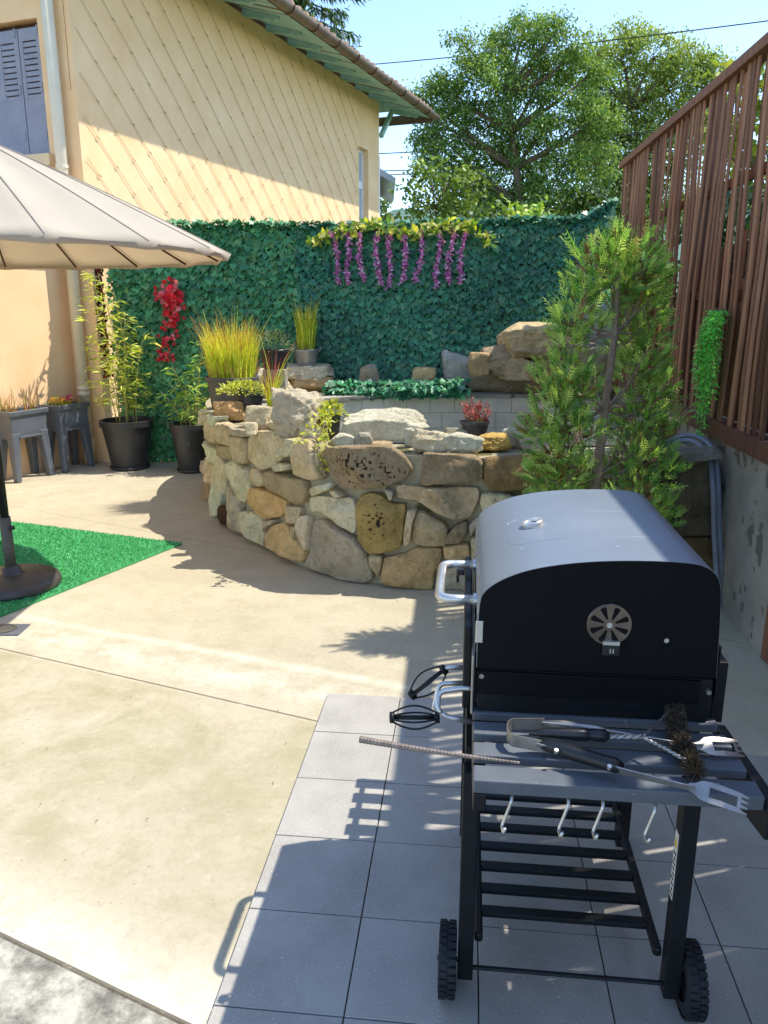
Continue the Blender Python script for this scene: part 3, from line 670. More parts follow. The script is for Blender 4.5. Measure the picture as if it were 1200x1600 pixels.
for idx, (poly, colr, pit) in enumerate(stones):
    q = [to_wall(*p) for p in poly]
    pts = [Vector((s_, z_)) for s_, z_ in q]; n = len(pts); c2 = sum(pts, Vector((0, 0))) / n
    # resample the outline
    rs = []; per = sum((pts[(i + 1) % n] - pts[i]).length for i in range(n)); m = max(20, min(44, int(per / .035)))
    for k in range(m):
        d_ = per * k / m; i = 0
        while d_ > (pts[(i + 1) % n] - pts[i]).length + 1e-9: d_ -= (pts[(i + 1) % n] - pts[i]).length; i += 1
        rs.append(pts[i].lerp(pts[(i + 1) % n], d_ / max((pts[(i + 1) % n] - pts[i]).length, 1e-9)))
    rs = [c2 + (rs[k] * .84 + (rs[k - 1] + rs[(k + 1) % m]) * .08 - c2) * 1.035 for k in range(m)]
    size = min(max((p - c2).length for p in rs), .3); amp = random.uniform(.75, 1.25)
    tilt = Vector((random.uniform(-.10, .10), random.uniform(-.12, .12)))
    fac = []
    for _ in range(6):
        an_ = random.uniform(0, 6.28); sl_ = random.uniform(.12, .6); fac.append((Vector((math.cos(an_), math.sin(an_))) * sl_, random.uniform(.034, .056) + sl_ * size * random.uniform(.05, .35)))
    base = len(SVv); rings = ((1.0, -.06), (1.0, -.015), (.985, .012), (.95, .03), (.88, .05), (.78, .06), (.66, .06), (.52, .06), (.38, .06), (.25, .06), (.12, .06))
    kf = 1 + random.gauss(0, .08); col = tuple(min(.9, x * kf * w_) for x, w_ in zip(colr, (1.52, 1.43, 1.28)))
    for sc_, dep in rings:
        for p in rs:
            e = c2 + (p - c2) * sc_; pp, nn = curve_at(e.x)
            nz = Vector((e.x * 9 + idx * 3.1, e.y * 9, idx)); dn = dep
            if dep > 0:
                dn = min([dep, .046] + [h_ - (e - c2).dot(sv_) for sv_, h_ in fac]); dn = max(dn, .004)
                dn += mnoise.noise(nz * .8) * .014 + mnoise.noise(nz * 2.4) * .009 + mnoise.noise(nz * 5.5) * .006 + mnoise.noise(nz * 12) * .003
            w_ = pp + nn * max(dn, -.06); SVv.append((w_.x, w_.y, min(max(e.y, .002), .86) + (0.006 * mnoise.noise(nz * 4) if dep > 0 else 0))); STt.append((*col, 1)); SPp.append(pit * max(0, 1 - sc_ * .8) if pit else 0.0)
    pp, nn = curve_at(c2.x); w_ = pp + nn * min([.046] + [h_ for sv_, h_ in fac]); SVv.append((w_.x, w_.y, c2.y)); STt.append((*col, 1)); SPp.append(pit)
    R_ = len(rings)
    for a in range(R_ - 1):
        for k in range(m): SFf.append((base + a * m + k, base + a * m + (k + 1) % m, base + (a + 1) * m + (k + 1) % m, base + (a + 1) * m + k))
    for k in range(m): SFf.append((base + (R_ - 1) * m + k, base + (R_ - 1) * m + (k + 1) % m, base + R_ * m))
me = bpy.data.meshes.new('stonework'); me.from_pydata(SVv, [], SFf)
me.color_attributes.new("tint", 'FLOAT_COLOR', 'POINT').data.foreach_set("color", np.array(STt, np.float32).ravel())
me.attributes.new("pits", 'FLOAT', 'POINT').data.foreach_set("value", np.array(SPp, np.float32))
world_child(link('stonework', me, M['stone'], smooth=True), pond)

# ------------------------------------------------------------------ loose rocks
def ico(sub):
    import bmesh
    bm = bmesh.new(); bmesh.ops.create_icosphere(bm, subdivisions=sub, radius=1); vs = [v.co.copy() for v in bm.verts]; fs = [tuple(v.index for v in f.verts) for f in bm.faces]; bm.free(); return vs, fs
ICO = {k: ico(k) for k in (3, 4, 5)}
def rock_mesh(name, size, seed, color, craggy=.10, flat=0.0, sub=4):
    rr = random.Random(seed); vs, fs = ICO[sub]; planes = []
    for ax in ((1, 0, 0), (-1, 0, 0), (0, 1, 0), (0, -1, 0), (0, 0, 1), (0, 0, -1)):
        d = (Vector(ax) + Vector((rr.gauss(0, .2), rr.gauss(0, .2), rr.gauss(0, .16)))).normalized() if ax[2] >= 0 else Vector(ax)
        planes.append((d, rr.uniform(.84, 1.0)))
    for _ in range(12):
        d = Vector((rr.gauss(0, 1), rr.gauss(0, 1), rr.gauss(0, 1))).normalized(); planes.append((d, rr.uniform(.92, 1.28)))
    out = []
    o = Vector((seed * 3.7, seed * 1.3, 0))
    for v in vs:
        r = 1.6
        for d, h in planes:
            k = v.dot(d)
            if k > .05: r = min(r, h / k)
        p = v * r
        r2 = 1 + craggy * (.9 * mnoise.noise(p * 1.8 + o) + .6 * mnoise.noise(p * 4.2 + o) + .38 * mnoise.noise(p * 9 + o) + .22 * mnoise.noise(p * 19 + o))
        p = p * r2; out.append(Vector((p.x * size[0] / 2, p.y * size[1] / 2, p.z * size[2] / 2)))
    zmin = min(p.z for p in out)
    me = bpy.data.meshes.new(name); me.from_pydata([(p.x, p.y, p.z - zmin) for p in out], [], fs)
    me.color_attributes.new("tint", 'FLOAT_COLOR', 'POINT').data.foreach_set("color", np.tile(np.array((min(.9, color[0] * 1.4), min(.9, color[1] * 1.33), min(.88, color[2] * 1.2), 1), np.float32), len(out)))
    return me
def rock(label, x0, y0, x1, y1, z=.79, dep=.8, seed=1, color=CREAM, craggy=.10, rz=None, group='loose rocks set on the pond wall', Y=None, tilt=0, hs=1.0, sub=4):
    """photo box of the rock and the height it rests on"""
    b_ = G((x0 + x1) / 2, y1, z) if Y is None else AT((x0 + x1) / 2, y1, Y)
    if Y is not None: z = b_.z
    zc = b_.y * CP - (b_.z - CAM_H) * SP; wd = (x1 - x0) / FPX * zc; dp = wd * dep
    yc = b_.y + dp * .5; top = AT((x0 + x1) / 2, y0, yc + dp * .1); h = max(top.z - z, .03) * hs
    cx = (((x0 + x1) / 2) - 600) / FPX * (zc + dp * .5 * CP)
    if (x1 - x0) > 45: sub = 5
    me = rock_mesh('rock', (wd * 1.06, dp, h * 1.04), seed, color, craggy, sub=sub)
    o = link('rock', me, M['rock'], smooth=True); o.location = (cx, yc, z - .006)
    o.rotation_euler = (0, tilt, rz if rz is not None else 0)
    tag(o, label, 'rock', group); return o
WHITE = lin('#d8cfba'); GRY = lin('#aca898'); YEL = lin('#cfae66'); TN = lin('#bda684')
LG = 'loose rocks set on the pond wall'
rock('long flat white limestone slab standing on the pond rim beside the small trailing pot', 538, 645, 655, 689, .79, .34, 3, WHITE, .09)
rock('craggy grey limestone boulder with holes, between the thin grass pot and the trailing pot', 430, 612, 500, 690, .79, .9, 5, lin('#c4bba6'), .20, sub=5)
rock('small white block just right of the trailing plant pot', 520, 674, 551, 698, .79, .8, 8, WHITE, .06)
rock('small grey wedge between the white block and the thin flat stone', 555, 674, 583, 700, .79, .8, 9, GRY, .08)
rock('thin flat beige pebble lying before the white slab', 575, 688, 612, 699, .79, .7, 10, TN, .05)
rock('pitted cream rock at the near end of the white slab', 632, 668, 660, 700, .79, .8, 11, WHITE, .12)
rock('bumpy cream rock left of its flatter neighbour before the pink plant', 645, 672, 700, 709, .79, .7, 12, CREAM, .14)
rock('flat-topped cream rock directly in front of the pink flowered pot', 690, 677, 746, 711, .79, .7, 13, WHITE, .10)
rock('grey sloping stone behind the two cream rocks by the pink plant', 692, 668, 728, 690, .80, .6, 14, GRY, .08)
rock('yellow ochre rock to the right of the pink flowered pot', 745, 677, 796, 706, .79, .7, 15, YEL, .10)
rock('small upright white stone behind the yellow ochre rock', 783, 668, 806, 698, .79, .7, 16, WHITE, .07)
rock('rounded pale grey boulder half hidden by the conifer', 803, 666, 862, 705, .79, .9, 17, lin('#b5aa9a'), .07)
rock('orange beige rock leaning on the large grass pot', 336, 626, 382, 658, .79, .8, 18, lin('#c7a477'), .10)
rock('cream block behind the thin grass pot', 385, 632, 425, 672, .79, .8, 19, CREAM, .08)
rock('rounded cream cobble in front of the cream block by the thin grass pot', 383, 658, 402, 680, .79, .8, 20, CREAM, .06)
rock('beige cobble just left of the thin grass pot', 400, 654, 418, 672, .79, .8, 21, TN, .06)
rock('beige cobble just right of the thin grass pot', 418, 655, 436, 672, .79, .8, 22, CREAM, .06)
rock('brown grey flat rock under the trailing plant', 455, 662, 500, 690, .79, .7, 23, lin('#a8967a'), .09)
rock('small white wedge at the left foot of the trailing plant pot', 487, 668, 502, 690, .79, .7, 24, WHITE, .06)
rock('pale wedge behind the large grass pot', 400, 578, 438, 622, .79, .8, 25, WHITE, .08)
rock('smooth rounded beige rock below the small dark-leaved pot', 418, 574, 444, 606, .79, .8, 26, TN, .05)
rock('blocky stone at the left foot of the stacked slabs', 426, 592, 454, 618, .79, .8, 27, CREAM, .08)
lo = rock('lower brownish slab of the stack under the zinc bucket', 452, 590, 520, 613, .79, .7, 28, lin('#bda37a'), .07, group='slabs stacked at the back of the pond')
slab_up = rock('upper pale slab of the stack, carrying the zinc bucket', 436, 569, 520, 594, Y=lo.location.y - .12, dep=.65, seed=29, color=CREAM, craggy=.09, group='slabs stacked at the back of the pond')
rock('square grey beige stone behind the ivy garland at the back rim', 562, 570, 593, 606, Y=7.8, dep=.8, seed=30, color=lin('#b0a48e'), craggy=.07)
rock('rounded yellow stone behind the middle of the ivy garland', 645, 571, 680, 606, Y=7.8, dep=.8, seed=31, color=lin('#d0b888'), craggy=.06)
rock('pointed smooth grey stone between the ivy garland and the rock pile', 692, 552, 737, 604, Y=7.78, dep=.7, seed=32, color=lin('#a9aaa4'), craggy=.05)
PG = 'rocks piled at the back right of the pond'
rock('long low base stone of the rock pile', 735, 586, 798, 613, .79, .6, 33, lin('#a3947c'), .07, group=PG)
rock('dark mottled base stone beneath the right of the rock pile', 788, 590, 850, 614, .79, .6, 34, lin('#8d8270'), .10, group=PG)
rock('upright tan stone at the left end of the rock pile', 731, 548, 766, 588, Y=7.42, dep=.8, seed=35, color=lin('#b89f78'), craggy=.08, group=PG)
rock('large grey brown boulder in the middle of the rock pile', 750, 540, 812, 589, Y=7.45, dep=.8, seed=36, color=lin('#a8967c'), craggy=.13, group=PG)
rock('rounded tan boulder under the thin ledge of the rock pile', 785, 555, 838, 595, Y=7.36, dep=.8, seed=37, color=lin('#b5a182'), craggy=.08, group=PG)
rock('golden stone at the right of the pile against the conifer', 835, 555, 880, 596, Y=7.4, dep=.8, seed=38, color=lin('#c4a672'), craggy=.07, group=PG)
rock('thin ledge slab lying below the big top slab of the pile', 790, 538, 872, 560, Y=7.35, dep=.7, seed=39, color=lin('#c3ad88'), craggy=.08, group=PG)
rock('big cream slab crowning the rock pile', 781, 503, 888, 546, Y=7.35, dep=.7, seed=40, color=lin('#cfba92'), craggy=.09, group=PG, tilt=R(-4))
rock('smooth grey rock behind the conifer trunk, above the pile', 912, 476, 985, 540, Y=7.3, dep=.8, seed=41, color=lin('#9fa2a3'), craggy=.06, group=PG)
rock('big shaded stone supporting the grey rock behind the conifer', 880, 536, 1010, 616, Y=7.15, dep=.6, seed=45, color=lin('#9a8f7c'), craggy=.1, group=PG)
rock('flat pale capstone at the right end of the wall, under the grey hoses', 1042, 697, 1120, 724, .80, .7, 42, lin('#8f8b82'), .07)
rock('squat grey stone behind the conifer near the capstone', 985, 640, 1050, 705, .79, .7, 43, lin('#8f8878'), .08)

# ------------------------------------------------------------------ artificial ivy screen along the back
IA, IB = Vector((-2.76, 8.34, 0)), Vector((2.2, 7.98, 0)); IDv = (IB - IA); IL = IDv.length; IDv.normalize(); INn = Vector((IDv.y, -IDv.x, 0))   # INn faces the camera
ivy = thing('ivy_screen', 'long green artificial ivy hedge screen closing the back of the yard', 'hedge', IA, math.atan2(IDv.y, IDv.x))
def itop(x): return 2.37 + .035 * (x / IL) + .02 * math.sin(x * 1.7) + (.18 * max(0, (x - IL + .32) / .32) ** 1.5)
bk = MB(); n = 30
vs = [(IL * i / n, 0, .03) for i in range(n + 1)] + [(IL * i / n, 0, itop(IL * i / n) - .012) for i in range(n + 1)]
vs += [(x, .05, z) for x, y, z in vs]; k = n + 1
fs = []
for i in range(n): fs += [(i, i + 1, k + i + 1, k + i), (2 * k + i, 3 * k + i, 3 * k + i + 1, 2 * k + i + 1), (k + i, k + i + 1, 3 * k + i + 1, 3 * k + i)]
fs += [(0, k, 3 * k, 2 * k), (n, 2 * k + n, 3 * k + n, k + n)]
bk.add(vs, fs); bk.build('backing', pm('ivy_backing', lin('#123528'), lin('#1a4434'), 6, .9, 60, .004), ivy)
cols = []; P_, A_, N_, L_, T_ = [], [], [], [], []
nx, nz = 150, 74
for iz in range(nz + 1):
    for ix in range(nx):
        x = (ix + rng.uniform(-.45, .45) + .5 * (iz % 2)) * IL / nx; top = itop(min(max(x, 0), IL)); z = .04 + (top - .03) * (iz + rng.uniform(-.4, .4)) / nz
        for rep in range(3 if iz >= nz - 1 else 1):
            P_.append((x, -.015 - rng.uniform(0, .05), z)); ta = rng.normal(0, .55)
            up = iz >= nz - 1
            A_.append((math.sin(ta) * 1.0, -.25 - rng.uniform(0, .5), (-1 if not up else rng.uniform(-.9, .45))))
            N_.append((rng.normal(0, .22), -1, .4 + rng.normal(0, .22)) if not up else (rng.normal(0, .4), -.7, .8)); L_.append(rng.uniform(.054, .082))
P_, A_, N_, L_ = map(np.array, (P_, A_, N_, L_))
patch = np.array([mnoise.noise(Vector((p[0] * 1.1, 0, p[2] * 1.5))) for p in P_])
T_ = tints(len(P_), [lin('#43865f'), lin('#3b7c58'), lin('#4c9066'), lin('#5c8e62'), lin('#367258')], .16)
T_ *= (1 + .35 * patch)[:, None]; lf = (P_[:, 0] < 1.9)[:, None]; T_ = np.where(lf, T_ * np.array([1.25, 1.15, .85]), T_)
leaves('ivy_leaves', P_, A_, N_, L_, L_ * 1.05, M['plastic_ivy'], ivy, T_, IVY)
# gap strip of red-leaved garland where the screen meets the house
def on_ivy(px, py, off=.08):
    return PL(px, py, IA + INn * off, INn)
rg = thing('red_leaf_garland', 'thin hanging string of dark red leaves at the left end of the ivy screen', 'garland', on_ivy(155, 412, .10))
base = rg.location.copy(); n = 220
h = (on_ivy(155, 412).z - on_ivy(158, 585).z)
f = rng.uniform(0, 1, n); P_ = np.c_[rng.normal(0, .016, n), rng.uniform(-.05, .0, n), -f * h]
A_ = rdir(n) * .8 + np.array([0, -.2, -1]); leaves('leaves', P_, A_, rdir(n) * .6 + np.array([0, -1, .2]), rng.uniform(.04, .065, n), .045, M['petal'], rg, tints(n, [lin('#5e2018'), lin('#8a2a20'), lin('#3c2a1c'), lin('#48301e')], .25))
st_ = MB(); st_.tube([(0, .02, .02), (.01, .02, -h)], .006, 5); st_.build('stem', M['bark'], rg)

# purple wisteria strands and the yellow-green garland they hang from
gy = thing('leaf_garland', 'yellow green artificial leaf garland draped along the top of the ivy screen', 'garland', on_ivy(490, 372, .10))
g0 = gy.location.copy(); P_, A_, N_, L_ = [], [], [], []; path = []
for i in range(60):
    f = i / 59; px = 488 + f * 278; py = 358 + 6 * math.sin(f * 14) + (18 * max(0, 1 - f * 7) if f < .15 else 0) + 10 * max(0, (f - .92) / .08)
    q = on_ivy(px, py, .10) - g0; path.append(q)
    for k in range(5):
        P_.append(q + Vector((rng.normal(0, .03), rng.normal(-.02, .02), rng.normal(0, .025)))); A_.append((rng.normal(0, 1), -.5, rng.normal(.1, .8))); N_.append((rng.normal(0, .4), -1, .7 + rng.normal(0, .4))); L_.append(rng.uniform(.06, .10))
leaves('leaves', P_, A_, N_, np.array(L_), np.array(L_) * .75, M['plant_leaf'], gy, tints(len(P_), [lin('#a9b23a'), lin('#c3c356'), lin('#7f9b34'), lin('#d6d08a'), lin('#5f8a3a')], .15))
st_ = MB(); st_.tube(path, .006, 5); st_.build('stem', M['bark'], gy)
WS = [(519, 362, 532, 442), (541, 360, 547, 445), (560, 360, 568, 441), (588, 362, 592, 446), (611, 364, 605, 448), (634, 358, 629, 441), (660, 358, 652, 441), (686, 362, 682, 446), (707, 362, 700, 443), (727, 362, 716, 443)]
ords = ['leftmost', 'second', 'third', 'fourth', 'fifth', 'sixth', 'seventh', 'eighth', 'ninth', 'rightmost']
for i, (xa, ya, xb, yb) in enumerate(WS):
    a, b2 = on_ivy(xa, ya, .11), on_ivy(xb, yb, .11)
    lab = {'leftmost': 'leftmost of ten purple wisteria strands on the ivy screen', 'rightmost': 'rightmost of ten purple wisteria strands on the ivy screen'}.get(ords[i], f'{ords[i]} of ten purple wisteria strands on the ivy screen, counted from the left')
    if i == 4: lab = 'fifth purple wisteria strand from the left, curling towards the fourth at its tip'
    wv = thing('wisteria_strand', lab, 'flower strand', a, 0, 'purple wisteria strands on the ivy screen')
    n = 120; f = (np.arange(n) + rng.uniform(0, 1, n)) / n; d_ = b2 - a
    cx = .018 * np.sin(f * 5 + i) ; P_ = np.outer(f, np.array(d_)) + np.c_[cx + rng.normal(0, .009, n), rng.uniform(-.04, .01, n), rng.normal(0, .01, n)]
    leaves('petals', P_, rdir(n) + np.array([0, -.4, -.5]), rdir(n) * .7 + np.array([0, -1, .4]), rng.uniform(.026, .046, n), rng.uniform(.026, .042, n), M['petal'], wv,
           tints(n, [lin('#e08ccc'), lin('#eaa4da'), lin('#d070bc'), lin('#f4cef0'), lin('#da7cc2')], .15))
    st_ = MB(); st_.tube([Vector((.018 * math.sin(g * 5 + i), 0, 0)) + d_ * g for g in [k / 8 for k in range(9)]], .004, 5); st_.build('stem', M['bark'], wv)
# red hanging blossom bunch
rb = thing('red_flower_bunch', 'hanging cascade of bright red artificial blossoms on the left of the ivy screen', 'flowers', on_ivy(264, 452, .10))
o0 = rb.location.copy(); P_, A_, N_, L_, T_ = [], [], [], [], []
LP, LA, LN = [], [], []
def bloom(q, s):
    c = random.choice([lin('#f0404e'), lin('#e0303e'), lin('#f46a78'), lin('#f8989c')])
    fwd = Vector((rng.normal(0, .4), -1, rng.normal(.25, .4))).normalized(); e1 = fwd.cross(Vector((0, 0, 1))).normalized(); e2 = e1.cross(fwd)
    for k in range(6):
        a = k * 1.05 + rng.uniform(0, .4); ax = e1 * math.cos(a) + e2 * math.sin(a) + fwd * .45
        P_.append(q); A_.append(ax); N_.append(fwd - ax * .3); L_.append(s * rng.uniform(.8, 1.1)); T_.append(tuple(x * rng.uniform(.8, 1.2) for x in c))
for i in range(95):       # rounded head
    px = 264 + rng.normal(0, 10.5); py = 461 + rng.normal(0, 9.5)
    bloom(on_ivy(px, py, .10 + rng.uniform(0, .1)) - o0, .036)
for i in range(100):
    f = rng.uniform(0, 1); px = 264 + rng.normal(0, 8) + 6 * math.sin(f * 5) ; py = 475 + f * 88
    bloom(on_ivy(px, py, .08 + rng.uniform(0, .06)) - o0, .028)
leaves('blossoms', P_, A_, N_, np.array(L_), np.array(L_) * 1.0, M['petal'], rb, T_)
n = 90; P2 = np.array([on_ivy(264 + rng.normal(0, 10), 448 + rng.uniform(0, 110), .05) - o0 for _ in range(n)])
leaves('leaves', P2, rdir(n) + np.array([0, -.3, -.6]), rdir(n) * .5 + np.array([0, -1, .3]), .05, .035, M['plant_leaf'], rb, tints(n, [lin('#2f5a2a'), lin('#234a26')], .2))
# ivy garland on the back rim
eg = thing('ivy_garland', 'light green ivy leaf garland lying along the back rim of the pond', 'garland', AT(620, 607, 7.7))
e0 = eg.location.copy(); P_, A_, N_, L_ = [], [], [], []; path = []
for i in range(46):
    f = i / 45; p = AT(515 + f * 208, 606 - 4 * f, 7.62 + .08 * math.sin(f * 3)) - e0; path.append(p + Vector((0, 0, .02)))
    for k in range(13):
        dz = rng.uniform(-.085, .055) if f < .95 else rng.uniform(-.06, .06)
        P_.append(p + Vector((rng.normal(0, .03), -.05 + (-.05 if dz < 0 else .12 * rng.uniform(0, 1)), dz))); A_.append((rng.normal(0, .6), -.7, rng.normal(-.4, .5))); N_.append((rng.normal(0, .4), -.7, .8 + rng.normal(0, .3))); L_.append(rng.uniform(.05, .085))
leaves('leaves', P_, A_, N_, np.array(L_), np.array(L_), M['plastic_ivy'], eg, tints(len(P_), [lin('#3f8a56'), lin('#57a06b'), lin('#2f7550'), lin('#86b890')], .18), IVY)
st_ = MB(); st_.tube(path, .008, 5); st_.build('stem', M['bark'], eg)

# ------------------------------------------------------------------ plants in pots
def pot(parent, r0, r1, h, mat, rim=.03, soil=True, n=36):
    p = MB(); p.lathe([(r0, 0), (r0 * 1.02, .01), (r1 * .93, h - rim - .002), (r1, h - rim), (r1 * 1.01, h - .004), (r1 * .985, h), (r1 * .92, h - .003), (r1 * .90, h - .05)], n=n)
    o = p.build('pot', mat, parent, smooth=True)
    o.modifiers.new('split', 'EDGE_SPLIT').split_angle = R(40)
    if soil:
        s = MB(); s.lathe([(r1 * .90, h - .045), (r1 * .5, h - .035), (.001, h - .03)], n=n, capb=False); s.build('soil', M['soil'], parent)
    return o
def blades(name, base, n, spread, h, hv, lean, width, cb, ct, mat, parent, z0=0, tipr=.62):
    """grass: curved tapering blades, colour runs from cb at the foot through ct to a tip colour"""
    S = 6; V, F, T = [], [], []
    for i in range(n):
        a = rng.uniform(0, 2 * math.pi); r = spread * math.sqrt(rng.uniform(0, 1)); p = np.array([base[0] + r * math.cos(a), base[1] + r * math.sin(a), z0])
        hh = h * (1 + rng.normal(0, hv)); da = a + rng.normal(0, .9); ln = lean * abs(rng.normal(.6, .5)) + r / max(spread, .001) * lean * .4
        dv = np.array([math.cos(da), math.sin(da), 0]); fa = rng.uniform(0, 2 * math.pi); sd = np.array([math.cos(fa), math.sin(fa), 0])
        c0 = np.array(cb[rng.integers(len(cb))]); c1 = np.array(ct[rng.integers(len(ct))]); k0 = len(V); tip = rng.uniform(tipr, 1.0)
        for s in range(S + 1):
            f = s / S; q = p + np.array([0, 0, 1]) * hh * f * (1 - .1 * ln * f) + dv * ln * hh * f * f; w_ = width * (1 - f ** 1.6) + .0005
            V += [q - sd * w_, q + sd * w_]; m_ = min(max((f - tip + .15) / .3, 0), 1); T += [c0 * (1 - m_) + c1 * m_] * 2
        for s in range(S): F.append((k0 + 2 * s, k0 + 2 * s + 1, k0 + 2 * s + 3, k0 + 2 * s + 2))
    return npmesh(name, np.array(V), np.array(F), mat, parent, np.array(T))
LIME = [lin('#d3da5a'), lin('#c2d04c'), lin('#dfde6c'), lin('#b0c24a')]; REDT = [lin('#c06a54'), lin('#b0524a'), lin('#cf9a55'), lin('#d3da5a'), lin('#d3da5a')]
def pot_at(px, py, z): return G(px, py, z)
# 1 large blood grass
q = G(365, 644, .79); q.y += .22; q.x = (365 - 600) / FPX * (q.y * CP + .8 * SP)
pg = thing('potted_grass', 'wide grey pot of tall lime green grass with red tips on the left of the pond wall', 'potted plant', (q.x, q.y, .785))
pot(pg, .17, .215, .27, M['pot_grey'], .035)
blades('grass_blades', (0, 0), 1300, .185, .345, .25, .2, .0044, LIME, REDT, M['plant_leaf'], pg, .23)
blades('dry_foot', (0, 0), 220, .19, .16, .3, .5, .004, [lin('#b58a5a'), lin('#c9a878')], [lin('#8a5a3a')], M['plant_leaf'], pg, .23)
# 2 zinc bucket of grass on the stacked slabs
q = AT(479, 572, slab_up.location.y)
zb = thing('zinc_bucket', 'small zinc bucket of upright lime grass on the stacked slabs', 'potted plant', (q.x, q.y, q.z - .012))
p = MB(); p.lathe([(.085, 0), (.09, .008), (.128, .165), (.133, .17), (.133, .178), (.122, .172), (.118, .13)], n=28); p.build('bucket', M['zinc'], zb, smooth=True)
s = MB(); s.lathe([(.118, .135), (.001, .145)], n=24, capb=False); s.build('soil', M['soil'], zb)
for sx_ in (-1, 1):
    s = MB(); s.tube([(sx_ * .128, -.03, .15), (sx_ * .15, -.03, .2), (sx_ * .155, 0, .205), (sx_ * .15, .03, .2), (sx_ * .128, .03, .15)], .005, 6); s.build('handle', M['zinc'], zb)
blades('grass_blades', (0, 0), 340, .085, .37, .2, .12, .0045, LIME, [lin('#c9b04a'), lin('#b4bf3c')], M['plant_leaf'], zb, .14)
blades('red_foot', (0, 0), 90, .085, .12, .3, .3, .004, [lin('#7a4a34'), lin('#9a6a44')], [lin('#7a4a34')], M['plant_leaf'], zb, .14)
# 3 small dark-leaved plant
q = AT(430, 576, 7.05)
dk = thing('grey_leaf_plant', 'low grey green bushy plant in a dark brown pot behind the large grass pot', 'potted plant', (q.x, q.y, q.z))
pot(dk, .10, .135, .17, M['pot_plastic'], .025)
s = MB(); s.box(-.1, .1, -.1, .1, -.16, -.001); s.build('pot_stand', M['old_concrete'], dk, bevel=.01)
n = 330; d_ = rdir(n); d_[:, 2] = np.abs(d_[:, 2]); r = rng.uniform(.4, 1, n) ** .6
leaves('leaves', d_ * r[:, None] * np.array([.17, .15, .17]) + np.array([0, 0, .16]), d_ + rdir(n) * .5, rdir(n) * .5 + np.array([0, -.4, 1]), rng.uniform(.03, .055, n), .016, M['plant_leaf'], dk, tints(n, [lin('#6d7d62'), lin('#8a9a7c'), lin('#566a4a'), lin('#4d5c44')], .15))
# 4 small dark pot of yellow stonecrop
q = G(388, 656, .79)
sd_ = thing('stonecrop_pot', 'tapered black pot of low yellow green stonecrop before the large grass pot', 'potted plant', (q.x, q.y + .10, .785))
pot(sd_, .065, .115, .20, M['pot_plastic'], .02)
n = 420; d_ = rdir(n); d_[:, 2] = np.abs(d_[:, 2]); r = rng.uniform(.3, 1, n) ** .5
leaves('leaves', d_ * r[:, None] * np.array([.20, .14, .09]) + np.array([-.04, -.02, .19]), d_ + rdir(n) * .7, rdir(n) * .5 + np.array([0, -.4, 1]), rng.uniform(.022, .042, n), .024, M['plant_leaf'], sd_, tints(n, [lin('#b7bc4e'), lin('#c9c968'), lin('#9aa548')], .15))
# 5 thin red grass pot
q = G(424, 662, .79)
tg_ = thing('red_grass_pot', 'small round black pot with a thin tuft of red tipped grass', 'potted plant', (q.x, q.y + .07, .785))
pot(tg_, .05, .078, .12, M['pot_plastic'], .015)
blades('grass_blades', (0, 0), 70, .04, .30, .35, .28, .0038, LIME, [lin('#a83c36'), lin('#8c2c30')], M['plant_leaf'], tg_, .10, .35)
# 6 trailing pot
q = G(515, 686, .79)
tp = thing('trailing_plant_pot', 'square black pot with a yellow green plant trailing down the stones', 'potted plant', (q.x, q.y + .06, .785))
pb = MB(); pb.lathe([(.075, 0), (.095, .14), (.10, .14), (.10, .15), (.09, .15), (.086, .12)], n=4, M=Matrix.Rotation(R(45), 3, 'Z')); pb.build('pot', M['pot_plastic'], tp, bevel=.004)
s = MB(); s.box(-.055, .055, -.055, .055, .115, .125); s.build('soil', M['soil'], tp)
n = 170; d_ = rdir(n); d_[:, 2] = np.abs(d_[:, 2]); P_ = d_ * np.array([.11, .09, .09]) * rng.uniform(.4, 1, (n, 1)) + np.array([0, 0, .15]); A_ = d_ + rdir(n) * .5
ex, ea, stems = [], [], []
for (xa, ya) in ((455, 668), (470, 690), (462, 680), (508, 722), (505, 735), (498, 710)):
    e_ = G(xa, ya, .82) - tp.location if ya < 690 else AT(xa, ya, 4.55) - tp.location
    path = []
    for k in range(8):
        f = k / 7; path.append(Vector((0, -.05, .15)).lerp(e_, f) + Vector((0, -.02 * math.sin(f * 3), .06 * math.sin(f * math.pi))))
    stems.append(path)
    for c_ in path:
        for _ in range(7): ex.append(c_ + Vector((rng.normal(0, .016), rng.normal(-.008, .012), rng.normal(0, .014)))); ea.append(rdir(1)[0] + np.array([0, -.3, 0]))
P_ = np.vstack([P_, np.array(ex)]); A_ = np.vstack([A_, np.array(ea)]); n = len(P_)
leaves('leaves', P_, A_, rdir(n) * .5 + np.array([0, -.5, 1]), rng.uniform(.025, .045, n), rng.uniform(.02, .035, n), M['plant_leaf'], tp, tints(n, [lin('#c2c24a'), lin('#a9b23e'), lin('#d4d27a'), lin('#8d9e3c')], .15))
s = MB()
for path in stems: s.tube(path, .003, 4)
s.build('stems', M['pale_bark'], tp)
